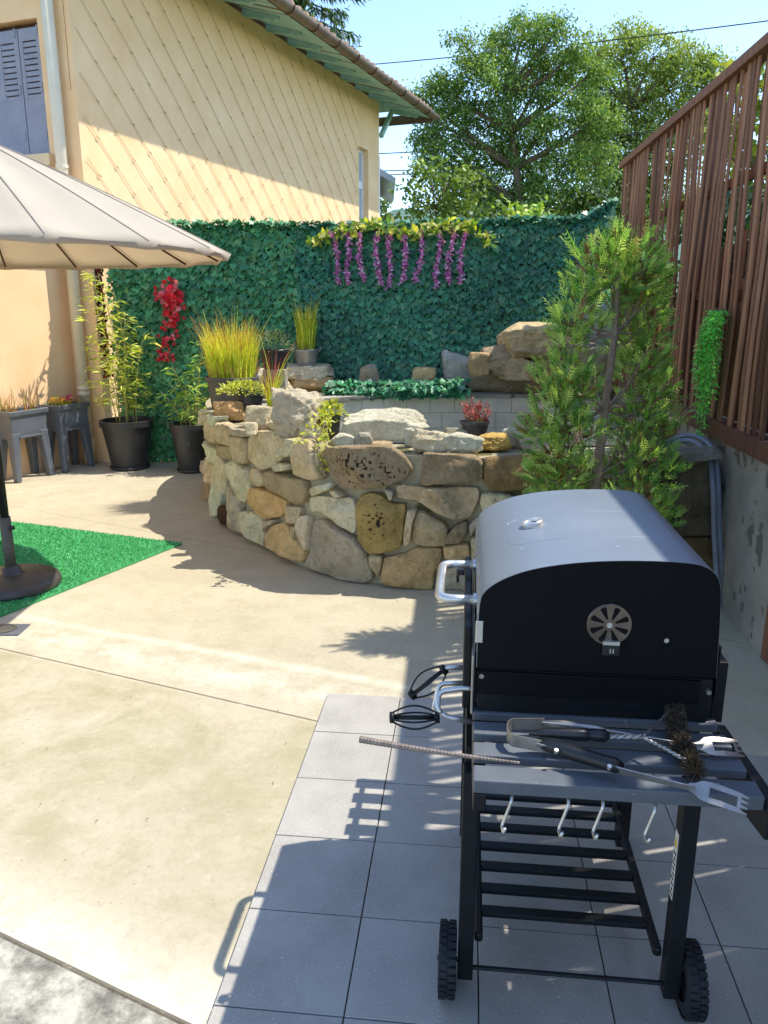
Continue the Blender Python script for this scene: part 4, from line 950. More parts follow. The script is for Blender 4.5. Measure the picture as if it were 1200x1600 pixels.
# 7 pink stonecrop
q = G(743, 692, .79)
pk = thing('pink_plant_pot', 'round grey brown pot of pink and red stonecrop on the pond rim', 'potted plant', (q.x, q.y + .07, .785))
pot(pk, .062, .092, .135, M['pot_plastic'], .022)
n = 26; P_, A_, N_, T_, L_ = [], [], [], [], []; stem = MB()
for i in range(n):
    a = rng.uniform(0, 6.28); r = rng.uniform(.2, 1); e_ = Vector((math.cos(a) * .12 * r, math.sin(a) * .11 * r, .13 + .12 * (1 - .35 * r * r) + rng.normal(0, .012))); s0 = Vector((e_.x * .45, e_.y * .45, .10))
    stem.tube([s0, s0.lerp(e_, .5) + Vector((0, 0, .01)), e_], .003, 4)
    for k in range(22):
        f = rng.uniform(.1, 1); b_ = s0.lerp(e_, f); P_.append(b_); A_.append(rdir(1)[0] * .9 + np.array([0, 0, .8])); N_.append(rdir(1)[0]); L_.append(rng.uniform(.014, .028)); T_.append(random.choice([lin('#b5404e'), lin('#c9646c'), lin('#8c2c3a'), lin('#e0a0a0')] if f > .35 else [lin('#8a9a52'), lin('#b09a6a')]))
leaves('blossoms', P_, A_, N_, np.array(L_), .014, M['petal'], pk, T_); stem.build('stems', M['pale_bark'], pk)
s = MB(); s.lathe([(.13, 0), (.001, .001)], c=(0, 0, 0), n=8, capb=False)
# 8 bamboo in the big pot, 9 second bamboo pot
def bamboo(name, label, loc, r0, r1, h, canes, spread, cols, seed, lean=(0, 0)):
    rr = random.Random(seed); t_ = thing(name, label, 'potted plant', loc)
    pot(t_, r0, r1, h, M['pot_plastic'], .06)
    s = MB(); s.lathe([(r0 * .98, 0.001), (r0 * 1.12, .006), (r0 * 1.18, .03), (r0 * 1.1, .032)], n=32); s.build('saucer', M['pot_plastic'], t_, smooth=True)
    st_ = MB(); P_, A_, N_, L_ = [], [], [], []
    for (dx, dy, top, lx, ly) in canes:
        path = []
        for k in range(9):
            f = k / 8; path.append(Vector((dx + lx * f * f, dy + ly * f * f, h - .06 + (top - h) * f)))
        st_.tube(path, [.006 * (1 - .75 * k / 8) for k in range(9)], 6)
        nn_ = int((top - h) / .055)
        for k in range(nn_):
            f = .10 + .9 * k / nn_; i0 = min(int(f * 8), 7); b_ = path[i0].lerp(path[i0 + 1], f * 8 - i0); az = rr.uniform(0, 6.28)
            bl = spread * rr.uniform(.4, 1.0) * (1.1 - .55 * f); e_ = b_ + Vector((math.cos(az) * bl, math.sin(az) * bl, bl * rr.uniform(.25, .9)))
            st_.tube([b_, b_.lerp(e_, .55) + Vector((0, 0, .01)), e_], .0018, 3, False)
            for j in range(rr.randint(3, 7)):
                g = rr.uniform(.35, 1); a2 = az + rr.gauss(0, .8); P_.append(b_.lerp(e_, g)); A_.append((math.cos(a2), math.sin(a2), rr.uniform(-.5, .55))); N_.append((rr.gauss(0, .5), rr.gauss(-.3, .5), 1)); L_.append(rr.uniform(.06, .115))
    st_.build('canes', M['bamboo_cane'], t_, smooth=True); L_ = np.array(L_)
    leaves('leaves', P_, A_, N_, L_, L_ * .17, M['plant_leaf'], t_, tints(len(P_), cols, .18), BLADE)
    return t_
M['bamboo_cane'] = pm('bamboo_cane', lin('#8f9440'), lin('#b3a95a'), 20, .5, 100, .001)
YG = [lin('#d2d85e'), lin('#bcc850'), lin('#e2e288'), lin('#a0b446')]
q = G(196, 736, 0)
bamboo('bamboo_pot', 'large black pot of tall yellow green bamboo at the end of the ivy screen', (q.x, q.y + .16, .0), .17, .265, .50,
       [(0, 0, 1.98, -.16, .0), (.06, .05, 1.80, -.10, .02), (-.07, .03, 1.92, -.22, .0), (.03, -.07, 1.62, .08, -.05), (-.05, -.06, 1.55, -.20, -.1), (.1, .0, 1.42, .16, -.04), (0, .08, 1.75, -.16, .05), (-.1, 0, 1.3, -.26, -.06)], .24, YG, 3)
q = G(297, 740, 0)
bamboo('bamboo_pot', 'medium black pot of short green bamboo beside the stone wall', (q.x, q.y + .13, .0), .135, .205, .49,
       [(0, 0, 1.10, -.14, 0), (.06, 0, 1.22, .10, 0), (-.05, .03, 1.0, -.16, -.05), (.08, .03, 1.35, .08, .04), (.02, -.06, .92, .0, -.12), (-.08, -.02, .86, -.16, -.08), (.05, -.05, .98, .1, -.1)], .2, [lin('#9abc50'), lin('#7ba548'), lin('#bccd6c'), lin('#649240')], 5)

# ------------------------------------------------------------------ raised planters on legs
def planter(label, A, B, wid, flowers):
    """A near front foot, B far front foot (ground points); wid across towards the wall"""
    d = (B - A); L = d.length; d.normalize(); ang = math.atan2(d.y, d.x)
    t_ = thing('raised_planter', label, 'planter', A, ang)
    H_, zb_ = .665, .40
    b_ = MB(); z = lambda: None
    def ring(off, zz): return [(-off, -off, zz), (L + off, -off, zz), (L + off, wid + off, zz), (-off, wid + off, zz)]
    rings = [ring(-.012, zb_), ring(-.004, H_ - .05), ring(.012, H_ - .045), ring(.015, H_), ring(-.012, H_), ring(-.02, H_ - .07)]
    vs = [p for r_ in rings for p in r_]; fs = [(3, 2, 1, 0)]
    for k in range(len(rings) - 1):
        for j in range(4): fs.append((k * 4 + j, k * 4 + (j + 1) % 4, (k + 1) * 4 + (j + 1) % 4, (k + 1) * 4 + j))
    b_.add(vs, fs); b_.build('box', M['grey_plastic'], t_, bevel=.018, seg=3)
    s = MB(); s.add(ring(-.018, H_ - .06), [(0, 1, 2, 3)]); s.build('soil', M['soil'], t_)
    for (cx, cy) in ((0, 0), (L, 0), (L, wid), (0, wid)):
        l_ = MB(); sx_ = 1 if cx == 0 else -1; sy = 1 if cy == 0 else -1
        def sq(w_, zz, o_): return [(cx + sx_ * o_, cy + sy * o_, zz), (cx + sx_ * (o_ + w_), cy + sy * o_, zz), (cx + sx_ * (o_ + w_), cy + sy * (o_ + w_), zz), (cx + sx_ * o_, cy + sy * (o_ + w_), zz)]
        vs = sq(.055, .002, -.012) + sq(.085, zb_, .004) + sq(.10, zb_ + .06, .003)
        l_.add(vs, [(3, 2, 1, 0), (8, 9, 10, 11)] + [(k * 4 + j, k * 4 + (j + 1) % 4, (k + 1) * 4 + (j + 1) % 4, (k + 1) * 4 + j) for k in range(2) for j in range(4)])
        l_.build('leg', M['grey_plastic'], t_, bevel=.01, seg=2)
    ap = MB(); ap.box(.08, L - .08, -.014, .0, zb_ + .012, zb_ + .03); ap.build('apron_lip', M['grey_plastic'], t_, bevel=.004)
    if not flowers:
        for (cx, cy) in ((.12, .12), (.30, .1), (.1, .22)):
            blades('dry_grass', (cx, cy), 34, .045, .20, .4, .6, .0035, [lin('#b08a5e'), lin('#8f9a4a'), lin('#a5704a')], [lin('#a5604a'), lin('#c09a70')], M['plant_leaf'], t_, H_ - .06)
    else:
        n = 260; P_ = np.c_[rng.uniform(.03, L - .03, n), rng.uniform(.02, wid - .02, n), H_ - .05 + rng.uniform(0, .07, n)]
        leaves('leaves', P_, rdir(n) + np.array([0, 0, .4]), rdir(n) * .4 + np.array([0, 0, 1]), .035, .022, M['plant_leaf'], t_, tints(n, [lin('#8a9a3e'), lin('#6a7f34'), lin('#b0b048')], .15))
        n = 70; P_ = np.c_[rng.uniform(.03, L * .6, n), rng.uniform(.02, wid - .02, n), H_ + .01 + rng.uniform(0, .05, n)]
        leaves('yellow_flowers', P_, rdir(n) + np.array([0, 0, .5]), rdir(n) * .3 + np.array([0, -.3, 1]), .032, .03, M['petal'], t_, tints(n, [lin('#d8b43c'), lin('#c98a30'), lin('#e0c860')], .1))
        n = 44; P_ = np.c_[rng.normal(L * .62, .03, n), rng.normal(wid * .4, .03, n), H_ + .02 + rng.uniform(0, .05, n)]
        leaves('pink_flowers', P_, rdir(n) + np.array([0, 0, .5]), rdir(n) * .3 + np.array([0, -.3, 1]), .035, .03, M['petal'], t_, tints(n, [lin('#c0327e'), lin('#d25a9a')], .1))
    return t_
planter('grey raised planter on four legs with dry reddish grass, nearer the umbrella', G(28, 755), G(84, 742), .25, False)
planter('grey raised planter on four legs with yellow and pink flowers, next to the downpipe', G(103, 739), G(147, 728), .25, True)

# ------------------------------------------------------------------ artificial turf mat, drain
tm = thing('turf_mat', 'bright green artificial turf mat under the umbrella base', 'mat', G(285, 851))
e1 = (G(0, 815) - G(285, 851)); e2 = (G(0, 965) - G(285, 851)); e1 = e1.normalized(); e2 = e2.normalized()
q0 = tm.location
poly = [Vector((0, 0, 0)), e1 * 2.6, e1 * 2.6 + e2 * 2.2, e2 * 2.2]
s = MB(); s.add([(p.x, p.y, .002) for p in poly] + [(p.x, p.y, .012) for p in poly], [(3, 2, 1, 0), (4, 5, 6, 7), (0, 1, 5, 4), (1, 2, 6, 5), (2, 3, 7, 6), (3, 0, 4, 7)]); s.build('turf_backing', M['turf_base'], tm)
n = 42000; a, c = rng.uniform(0, 1.75, n), rng.uniform(0, 1.9, n); P_ = np.outer(a, np.array(e1)) + np.outer(c, np.array(e2)); P_[:, 2] = .011
tri = np.array([(-.5, 0, 0), (.5, 0, 0), (.1, 1, 0)])
fb_ = leaves('turf_fibres', P_, rdir(n) * .55 + np.array([0, 0, 1]), rdir(n), rng.uniform(.010, .02, n), .0065, leafmat('turf_fibre', .2, .5), tm, tints(n, [lin('#4cae6c'), lin('#5cc07c'), lin('#3e9a5a'), lin('#8ad4a2')], .15), tri)
tag(fb_, kind='stuff')
dr = thing('floor_drain', 'square dark floor drain with round grate set in the concrete', 'drain', G(8, 985))
s = MB(); s.box(-.16, .10, -.07, .07, .001, .008); s.build('frame', M['grey_plastic'], dr, bevel=.003)
s = MB(); s.lathe([(.058, .0085), (.058, .0125), (.046, .0125), (.046, .0095), (.001, .0095)], n=28, capb=False); s.build('grate', M['pot_grey'], dr)

# ------------------------------------------------------------------ umbrella
ux, uy = -2.18, 4.37
um = thing('parasol', 'large taupe parasol with many ribs on a round black base', 'parasol', (ux, uy, .012))
RZ, RR, NR = 1.868, 1.35, 18; AP = 2.465
def canopy_z(f): return AP - (AP - RZ) * (f ** 1.12) 
cn = MB(); NS = 8; rows = 12; vs = []
for i in range(rows + 1):
    f = max(i / rows, .02)
    for j in range(NR * NS):
        a = R(8) + 2 * math.pi * j / (NR * NS); k = (j % NS) / NS; sag = math.sin(k * math.pi)
        rr_ = RR * f * (1 - .022 * sag * f); z = canopy_z(f) - .03 * sag * f * (1 - f) * 2 + (.012 * sag * f if i == rows else 0) - .02 * sag * f
        vs.append((rr_ * math.cos(a), rr_ * math.sin(a), z))
n = NR * NS
fs = [(i * n + j, i * n + (j + 1) % n, (i + 1) * n + (j + 1) % n, (i + 1) * n + j) for i in range(rows) for j in range(n)]
k = len(vs)
for j in range(n):
    x_, y_, z_ = vs[rows * n + j]; kk = (j % NS) / NS; vs.append((x_ * .985, y_ * .985, z_ - .035 + .018 * math.sin(kk * math.pi)))
fs += [(rows * n + j, rows * n + (j + 1) % n, k + (j + 1) % n, k + j) for j in range(n)]
cn.add(vs, fs); cno = cn.build('canopy', M['canvas'], um, smooth=True)
sm = MB()
for j in range(NR):
    a = R(8) + 2 * math.pi * j / NR
    sm.tube([(RR * f * math.cos(a), RR * f * math.sin(a), canopy_z(f) + .002) for f in [.05 + .95 * q_ / 10 for q_ in range(11)]], .0024, 5)
sm.build('seams', pm('seam', lin('#8f8378'), lin('#9c9085'), 8, .85, 100, 0), cno)
for j in range(NR):
    a = R(8) + 2 * math.pi * j / NR; r_ = MB(); r_.tube([(RR * f * math.cos(a), RR * f * math.sin(a), canopy_z(f) - .022) for f in (.03, .25, .5, .75, .985)], .0065, 6); r_.build('rib', M['brown_wood'], um, smooth=True)
s = MB(); s.tube([(0, 0, .05), (0, 0, AP - .02)], .024, 16); po = s.build('pole', M['black_metal'], um, smooth=True)
s = MB(); s.tube([(0, 0, .06), (0, 0, .42)], .031, 16); s.build('pole_sleeve', M['pot_grey'], um, smooth=True)
s = MB(); s.tube([(.028, -.01, .36), (.052, -.016, .36)], .012, 10); s.build('clamp_knob', M['black_plastic'], um)
s = MB(); s.lathe([(.265, .0), (.27, .015), (.262, .045), (.235, .062), (.08, .078), (.055, .085), (.052, .12), (.034, .13)], n=48); s.build('base', pm('cast_base', lin('#34312f'), lin('#4d4742'), 10, .45, 120, .001, 0, .5), um, smooth=True)
s = MB(); s.tube([(0, 0, AP - .01), (0, 0, AP + .03), (0, 0, AP + .06)], [.04, .035, .01], 12); s.build('finial', M['black_plastic'], um, smooth=True)

# ------------------------------------------------------------------ charcoal grill cart
O = G(728, 1540)
bq = thing('charcoal_grill', 'black charcoal grill cart with curved grey lid and side table on the grey tiles', 'grill', (O.x, O.y, .012), -TH)
Z0 = -.012
LL = .64
prof = [(0, .835), (0, .985), (.012, 1.012), (.045, 1.037), (.09, 1.057), (.135, 1.069), (.185, 1.078), (.236, 1.084), (.30, 1.088), (.376, 1.089), (.43, 1.086), (.452, 1.081), (.470, 1.071), (.482, 1.057), (.489, 1.035), (.493, .99), (.50, .835)]
def smoothp(p, n=3):
    for _ in range(n):
        q = [p[0]]
        for a, b_ in zip(p[:-1], p[1:]): q += [(a[0] * .75 + b_[0] * .25, a[1] * .75 + b_[1] * .25), (a[0] * .25 + b_[0] * .75, a[1] * .25 + b_[1] * .75)]
        p = q + [p[-1]]
    return p
PS = smoothp(prof, 2)
PS = [(u_, z_) for u_, z_ in PS]
s = MB(); n = len(PS); th_ = .004
inn = [(u_ * .99 + .0025, .835 + (z_ - .835) * .989) for u_, z_ in PS]
vs = []
for v_ in (-.006, LL + .006):
    vs += [(u_, v_, z_) for u_, z_ in PS] + [(u_, v_, z_) for u_, z_ in inn]
fs = []
for i in range(n - 1):
    fs += [(i, i + 1, 2 * n + i + 1, 2 * n + i), (n + i, 3 * n + i, 3 * n + i + 1, n + i + 1), (i, n + i, n + i + 1, i + 1), (2 * n + i, 2 * n + i + 1, 3 * n + i + 1, 3 * n + i)]
fs += [(0, 2 * n, 3 * n, n), (n - 1, 2 * n - 1, 4 * n - 1, 3 * n - 1)]
s.add(vs, fs); lid = s.build('lid', M['lid_paint'], bq, smooth=True)
lid.modifiers.new('split', 'EDGE_SPLIT').split_angle = R(50)
def lid_z(u_):
    for a, b_ in zip(PS[:-1], PS[1:]):
        if a[0] <= u_ <= b_[0] and b_[0] > a[0]: return a[1] + (b_[1] - a[1]) * (u_ - a[0]) / (b_[0] - a[0])
    return 1.08
for v_ in (-.0085, LL + .0062):
    s = MB(); s.prism([(.0015 + u_ * .994, .836 + (z_ - .835) * .994) for u_, z_ in PS], 'y', v_, v_ + .0023); s.build('lid_end', M['black_plate'], lid)
# raised panel pressed into the lid
s = MB(); pth = []
for (u_, v_) in [(.10, .40), (.075, .385), (.075, .20), (.095, .18), (.20, .17), (.32, .17), (.42, .172), (.435, .19), (.435, .38), (.42, .40), (.10, .40)]:
    pth.append((u_, v_, lid_z(u_) + .0004))
fine_ = []
for a, b_ in zip(pth[:-1], pth[1:]):
    for k in range(5):
        f = k / 5; u_ = a[0] + (b_[0] - a[0]) * f; v_ = a[1] + (b_[1] - a[1]) * f; fine_.append((u_, v_, lid_z(u_) - .0004))
s.tube(fine_ + [fine_[0]], .0014, 6, False); s.build('pressed_edge', M['lid_paint'], lid, smooth=True)
# thermometer
tu, tv = .135, .315; tn = Vector((-.28, 0, 1)).normalized(); tm_ = tn.to_track_quat('Z', 'Y').to_matrix()
s = MB(); s.lathe([(.026, -.002), (.027, .010), (.025, .013), (.021, .013), (.020, .010), (.001, .010)], c=(tu, tv, lid_z(tu)), M=tm_, n=28, capb=False); th_o = s.build('thermometer', M['steel'], lid, smooth=True)
th_o.modifiers.new('split', 'EDGE_SPLIT').split_angle = R(35)
s = MB(); c_ = Vector((tu, tv, lid_z(tu))) + tn * .0108; s.bar(c_ + tm_ @ Vector((-.002, -.002, 0)), c_ + tm_ @ Vector((.010, .011, 0)), .003, .001, tn); s.build('needle', M['black_plastic'], th_o)
# lid handle
def roundpath(pts, r, n=6):
    pts = [Vector(p) for p in pts]; out = [pts[0]]
    for a, b_, c_ in zip(pts[:-2], pts[1:-1], pts[2:]):
        p0 = b_ + (a - b_).normalized() * r; p2 = b_ + (c_ - b_).normalized() * r
        out += [p0.lerp(b_, k / n).lerp(b_.lerp(p2, k / n), k / n) for k in range(n + 1)]
    return out + [pts[-1]]
s = MB(); s.tube(roundpath([(0, .165, .925), (-.088, .165, .925), (-.088, .425, .925), (0, .425, .925)], .035), .0115, 14); hd = s.build('lid_handle', M['steel'], lid, smooth=True)
for v_ in (.165, .425):
    s = MB(); s.tube([(.0, v_, .925), (-.008, v_, .925)], .016, 14); s.build('flange', M['steel'], hd)
# small corner bracket with two screws on the lid end
s = MB(); s.box(-.004, .012, -.0115, -.0087, .895, .945); cb_ = s.build('corner_bracket', M['steel'], lid, bevel=.002)
# vent wheel with slots
vu, vz, vr = .272, .948, .046
s = MB(); vs, fs = [], []
nb = 8
s.lathe([(.0465, 0), (.0465, .0025)], c=(0, 0, 0), n=40, capb=True, capt=True)
me_ = s
vent = MB()
Mv = Matrix.Translation((vu, -.0087, vz)) @ Matrix.Rotation(R(90), 4, 'X')
vent.lathe([(vr, 0), (vr, .002), (vr - .001, .003)], n=44, capb=True, capt=True, M=Mv)
ven = vent.build('vent', M['vent_steel'], lid)
slots = MB()
for k in range(nb):
    a0 = 2 * math.pi * (k + .5) / nb; p_ = []
    for rr_, da in ((.013, -.14), (.039, -.17), (.041, 0), (.039, .17), (.013, .14)): p_.append(Mv @ Vector((rr_ * math.cos(a0 + da), rr_ * math.sin(a0 + da), .0036)))
    q_ = [p + Vector((0, .0004, 0)) for p in p_]; m_ = len(p_)
    slots.add(p_ + q_, [tuple(range(m_)), tuple(range(2 * m_ - 1, m_ - 1, -1))] + [(i, (i + 1) % m_, m_ + (i + 1) % m_, m_ + i) for i in range(m_)])
slots.build('slots', M['black_plate'], ven)
s = MB(); s.tube([(vu, -.010, vz), (vu, -.0145, vz)], .006, 10); s.build('centre_screw', M['steel'], ven)
s = MB(); s.box(vu - .012, vu + .024, -.020, -.012, vz - .066, vz - .042); vtb = s.build('vent_tab', M['black_plastic'], ven, bevel=.002)
s = MB(); s.box(vu - .012, vu + .022, -.021, -.0118, vz - .0415, vz - .034); s.build('tab_fold', M['steel'], vtb)
s = MB()
for dx in (.003, .009): s.box(vu + dx, vu + dx + .0022, -.0208, -.0202, vz - .06, vz - .05)
s.build('tab_marks', M['steel'], vtb)
s = MB(); s.tube([(.39, -.008, .918), (.39, -.012, .918)], .005, 10); s.build('rivet', M['steel'], lid)
# fire box below the lid
s = MB(); s.prism([(.004, .828), (.498, .828), (.500, .745), (.44, .60), (.06, .60), (.002, .745)], 'y', .003, LL - .003); fbx = s.build('fire_box', M['black_metal'], bq, bevel=.003)
s = MB(); s.box(.002, .47, -.004, .002, .772, .8265); s.build('end_panel', M['black_plate'], fbx)
for (u_, z_) in ((.012, .815), (.488, .802)):
    s = MB(); s.tube([(u_, .004, z_), (u_, -.007, z_)], .0055, 8); s.build('bolt', M['brushed_steel'], fbx)
s = MB(); s.box(-.028, -.010, .06, .58, .70, .90); s.build('front_door', M['black_metal'], fbx, bevel=.004)
s = MB(); s.box(-.0095, -.004, -.002, LL, .72, .86); s.build('front_trim', M['brushed_steel'], fbx, bevel=.002)
for bx in ((.506, .530, .02, .10, .72, .86), (.5025, .5055, .0, .05, .79, .905)):
    s = MB(); s.box(*bx); s.build('rear_bracket', M['black_metal'], fbx, bevel=.001)
s = MB(); s.box(-.05, -.029, .45, .52, .885, .90); s.box(-.052, -.044, .46, .51, .86, .884); s.build('door_latch', M['black_plastic'], fbx, bevel=.003)
# legs
for (u0, v0, z0, z1) in ((-.022, -.042, .045, .598), (.452, -.042, .040, .598), (-.022, .545, -.0095, .60), (.452, .545, -.0095, .60)):
    s = MB(); s.box(u0, u0 + .036, v0, v0 + .045, z0, z1)
    lg = s.build('leg', M['black_metal'], bq, bevel=.003)
    if u0 > 0 and v0 < .1:
        s = MB(); s.box(u0 - .0012, u0 - .0003, v0 + .012, v0 + .036, .30, .47)
        stk = s.build('warning_sticker', pm('sticker', lin('#d5d3cb'), lin('#e0ded6'), 10, .5, 100, 0), lg)
        s = MB(); s.prism([(v0 + .014, .432), (v0 + .034, .432), (v0 + .024, .458)], 'x', u0 - .0018, u0 - .0013); s.build('warning_triangle', pm('sticker_yellow', lin('#d8b21e'), lin('#e2be2c'), 10, .5, 100, 0), stk)
        s = MB()
        for k in range(9): s.box(u0 - .0018, u0 - .0013, v0 + .0150 + .002 * (k % 2), v0 + .033 - .003 * ((k * 5) % 3), .308 + k * .013, .3135 + k * .013)
        s.build('print_lines', M['black_plate'], stk)
for u0 in (-.018, .470):
    s = MB(); s.box(u0, u0 + .022, -.004, .60, .60, .64); s.build('side_rail', M['black_metal'], bq, bevel=.003)
# lower shelf with seven slats
for u0 in (.016, .428):
    s = MB(); s.box(u0, u0 + .020, -.012, .58, .128, .152); s.build('shelf_rail', M['black_metal'], bq, bevel=.006)
for k, v_ in enumerate((.075, .155, .238, .32, .403, .485, .555)):
    s = MB(); s.box(.0355, .4285, v_ - .014, v_ + .014, .136, .150); s.build('shelf_slat', M['slat_paint'] if False else M['black_metal'], bq, bevel=.002)
# wheels and axle
def wheel(u_):
    s = MB(); Mw = Matrix.Translation((u_, -.022, .0843)) @ Matrix.Rotation(R(90), 4, 'Y'); hw_ = .021
    s.lathe([(.048, -hw_), (.068, -hw_), (.077, -hw_ * .8), (.0805, -hw_ * .4), (.0805, hw_ * .4), (.077, hw_ * .8), (.068, hw_), (.048, hw_)], M=Mw, n=40, capb=False)
    w_ = s.build('wheel', M['rubber'], bq, smooth=True)
    s = MB()
    for k in range(30):
        a = 2 * math.pi * k / 30
        for side in (-1, 1):
            a2 = a + (side * .05); c_ = Mw @ Vector((.0815 * math.cos(a2), .0815 * math.sin(a2), side * .011)); t_ = (Mw.to_3x3() @ Vector((-math.sin(a2), math.cos(a2), 0))).normalized()
            up_ = (Mw.to_3x3() @ Vector((math.cos(a2), math.sin(a2), 0))).normalized()
            s.bar(c_ - t_ * .0058, c_ + t_ * .0058, .017, .005, up_)
    s.build('tread', M['rubber'], w_)
    s = MB(); s.lathe([(.012, -.018), (.02, -.012), (.048, -.016), (.048, .016), (.02, .012), (.012, .018)], M=Mw, n=28, capb=True, capt=True); s.build('hub', M['black_plastic'], w_, smooth=True)
wheel(-.046); wheel(.512)
s = MB(); s.tube([(-.07, -.022, .0843), (-.0225, -.022, .0843)], .006, 8); s.tube([(.0145, -.022, .066), (.4515, -.022, .066)], .0055, 8); s.tube([(.4885, -.022, .0843), (.536, -.022, .0843)], .006, 8); s.build('axle', M['black_metal'], bq)
# side table
for (v0, v1, u1) in ((-.006, .048, .515), (-.093, -.042, .517), (-.176, -.125, .519), (-.263, -.210, .522)):
    s = MB(); s.box(-.004, u1, v0, v1, .708 if v0 > -.25 else .700, .728); s.build('table_slat', M['slat_paint'], bq, bevel=.003)
s = MB(); s.prism([(-.262, .699), (.05, .699), (.05, .62), (.0, .62), (-.235, .655), (-.262, .66)], 'x', -.004, .021); s.build('table_bracket', M['black_metal'], bq, bevel=.003)
s = MB(); s.prism([(-.278, .722), (.05, .699), (.05, .60), (.0, .60), (-.25, .645), (-.278, .65)], 'x', .5225, .548); s.build('table_bracket', M['black_metal'], bq, bevel=.003)
for (v0, v1) in ((.662, .715), (.745, .798), (.828, .881), (.911, .964)):
    s = MB(); s.box(.03, .50, v0, v1, .708, .728); s.build('table_slat', M['slat_paint'], bq, bevel=.003)
for u0 in (.035, .475):
    s = MB(); s.prism([(.62, .7065), (.964, .7065), (.964, .698), (.70, .69), (.62, .66)], 'x', u0, u0 + .016); s.build('table_bracket', M['black_metal'], bq, bevel=.003)
for u_ in (.060, .165, .228, .322):
    s = MB(); s.tube(roundpath([(u_ + .01, -.250, .700), (u_ + .008, -.268, .692), (u_, -.269, .664), (u_ - .008, -.272, .640), (u_ - .006, -.292, .638), (u_ - .004, -.296, .652)], .006, 4), .0032, 8); s.build('hook', M['steel'], bq, smooth=True)
# crank handles with wire-cage grips on the front
def crank(pts, ga, gb):
    s = MB(); s.tube(roundpath(pts, .016, 5), .0062, 10); c_ = s.build('crank_handle', M['steel'], bq, smooth=True)
    ga, gb = Vector(ga), Vector(gb); d_ = (gb - ga).normalized(); e1_ = d_.cross(Vector((0, 1, .3))).normalized(); e2_ = d_.cross(e1_)
    g = MB(); g.tube([ga, gb], .0055, 8)
    g.tube([ga - d_ * .004, ga + d_ * .006], .013, 10); g.tube([gb - d_ * .006, gb + d_ * .004], .013, 10)
    for k in range(4):
        a = k * math.pi / 2 + .4; w_ = e1_ * math.cos(a) + e2_ * math.sin(a)
        g.tube([ga.lerp(gb, f) + w_ * (.010 + .018 * math.sin(f * math.pi)) for f in [j / 10 for j in range(11)]], .0023, 5)
    g.build('grip', M['black_metal'], c_, smooth=True)
def L3(px, py, v_):
    q = PL(px, py, O + Vv * v_, Vv) - O; return (q.dot(U), v_, q.z - .012)
crank([L3(737, 1128, .03), L3(697, 1120, .03), L3(683, 1110, .03), L3(686, 1080, .06), L3(720, 1075, .06), (-.01, .06, L3(720, 1075, .06)[2])], L3(684, 1121, .03), L3(612, 1121, .03))
crank([L3(735, 1067, .12), L3(686, 1068, .12), L3(678, 1108, .10), L3(684, 1118, .06)], L3(694, 1046, .22), L3(644, 1086, .22))
s = MB(); s.tube([L3(735, 1043, .22), L3(700, 1043, .22), L3(692, 1048, .22)], .0062, 10); s.build('crank_rod', M['steel'], bq, smooth=True)

# ------------------------------------------------------------------ utensils on the side table
TZ = .741
def Tp(px, py, dz=0): return G(px, py, TZ + dz)
q0 = Tp(800, 1140)
tg = thing('grill_tongs', 'stainless grill tongs with black handle scales and forked tips lying open on the side table', 'tongs', q0)
def strip(mb, pts, w_, tk, up=(0, 0, 1)):
    """flat strap along pts standing on edge or lying flat: width along 'up'"""
    pts = [Vector(p) for p in pts]; upv = Vector(up); vs = []; ws = w_ if isinstance(w_, (list, tuple)) else [w_] * len(pts)
    for i, p in enumerate(pts):
        d_ = (pts[min(i + 1, len(pts) - 1)] - pts[max(i - 1, 0)]).normalized(); sd = d_.cross(upv).normalized(); u2 = upv
        vs += [p + sd * a * tk / 2 + u2 * b_ * ws[i] / 2 for a, b_ in ((-1, -1), (1, -1), (1, 1), (-1, 1))]
    fs = [(3, 2, 1, 0), tuple((len(pts) - 1) * 4 + j for j in range(4))]
    for i in range(len(pts) - 1):
        for j in range(4): fs.append((i * 4 + j, i * 4 + (j + 1) % 4, (i + 1) * 4 + (j + 1) % 4, (i + 1) * 4 + j))
    mb.add(vs, fs)
hz_ = .024
loop = [Tp(px, py, hz_) for px, py in ((846, 1166), (822, 1161), (800, 1157), (792, 1148), (793, 1136), (801, 1131), (818, 1131), (850, 1131))]
s = MB(); strip(s, [p - q0 for p in roundpath(loop, .004, 3)], .026, .0022); s.build('spring_bow', M['brushed_steel'], tg, smooth=False)
armA = [Tp(*p) for p in ((838, 1166, .022), (900, 1184, .026), (975, 1206, .026), (1065, 1228, .022), (1085, 1232, .018))]
armB = [Tp(*p) for p in ((846, 1133, .022), (900, 1138, .026), (960, 1147, .026), (1060, 1163, .022), (1098, 1166, .018))]
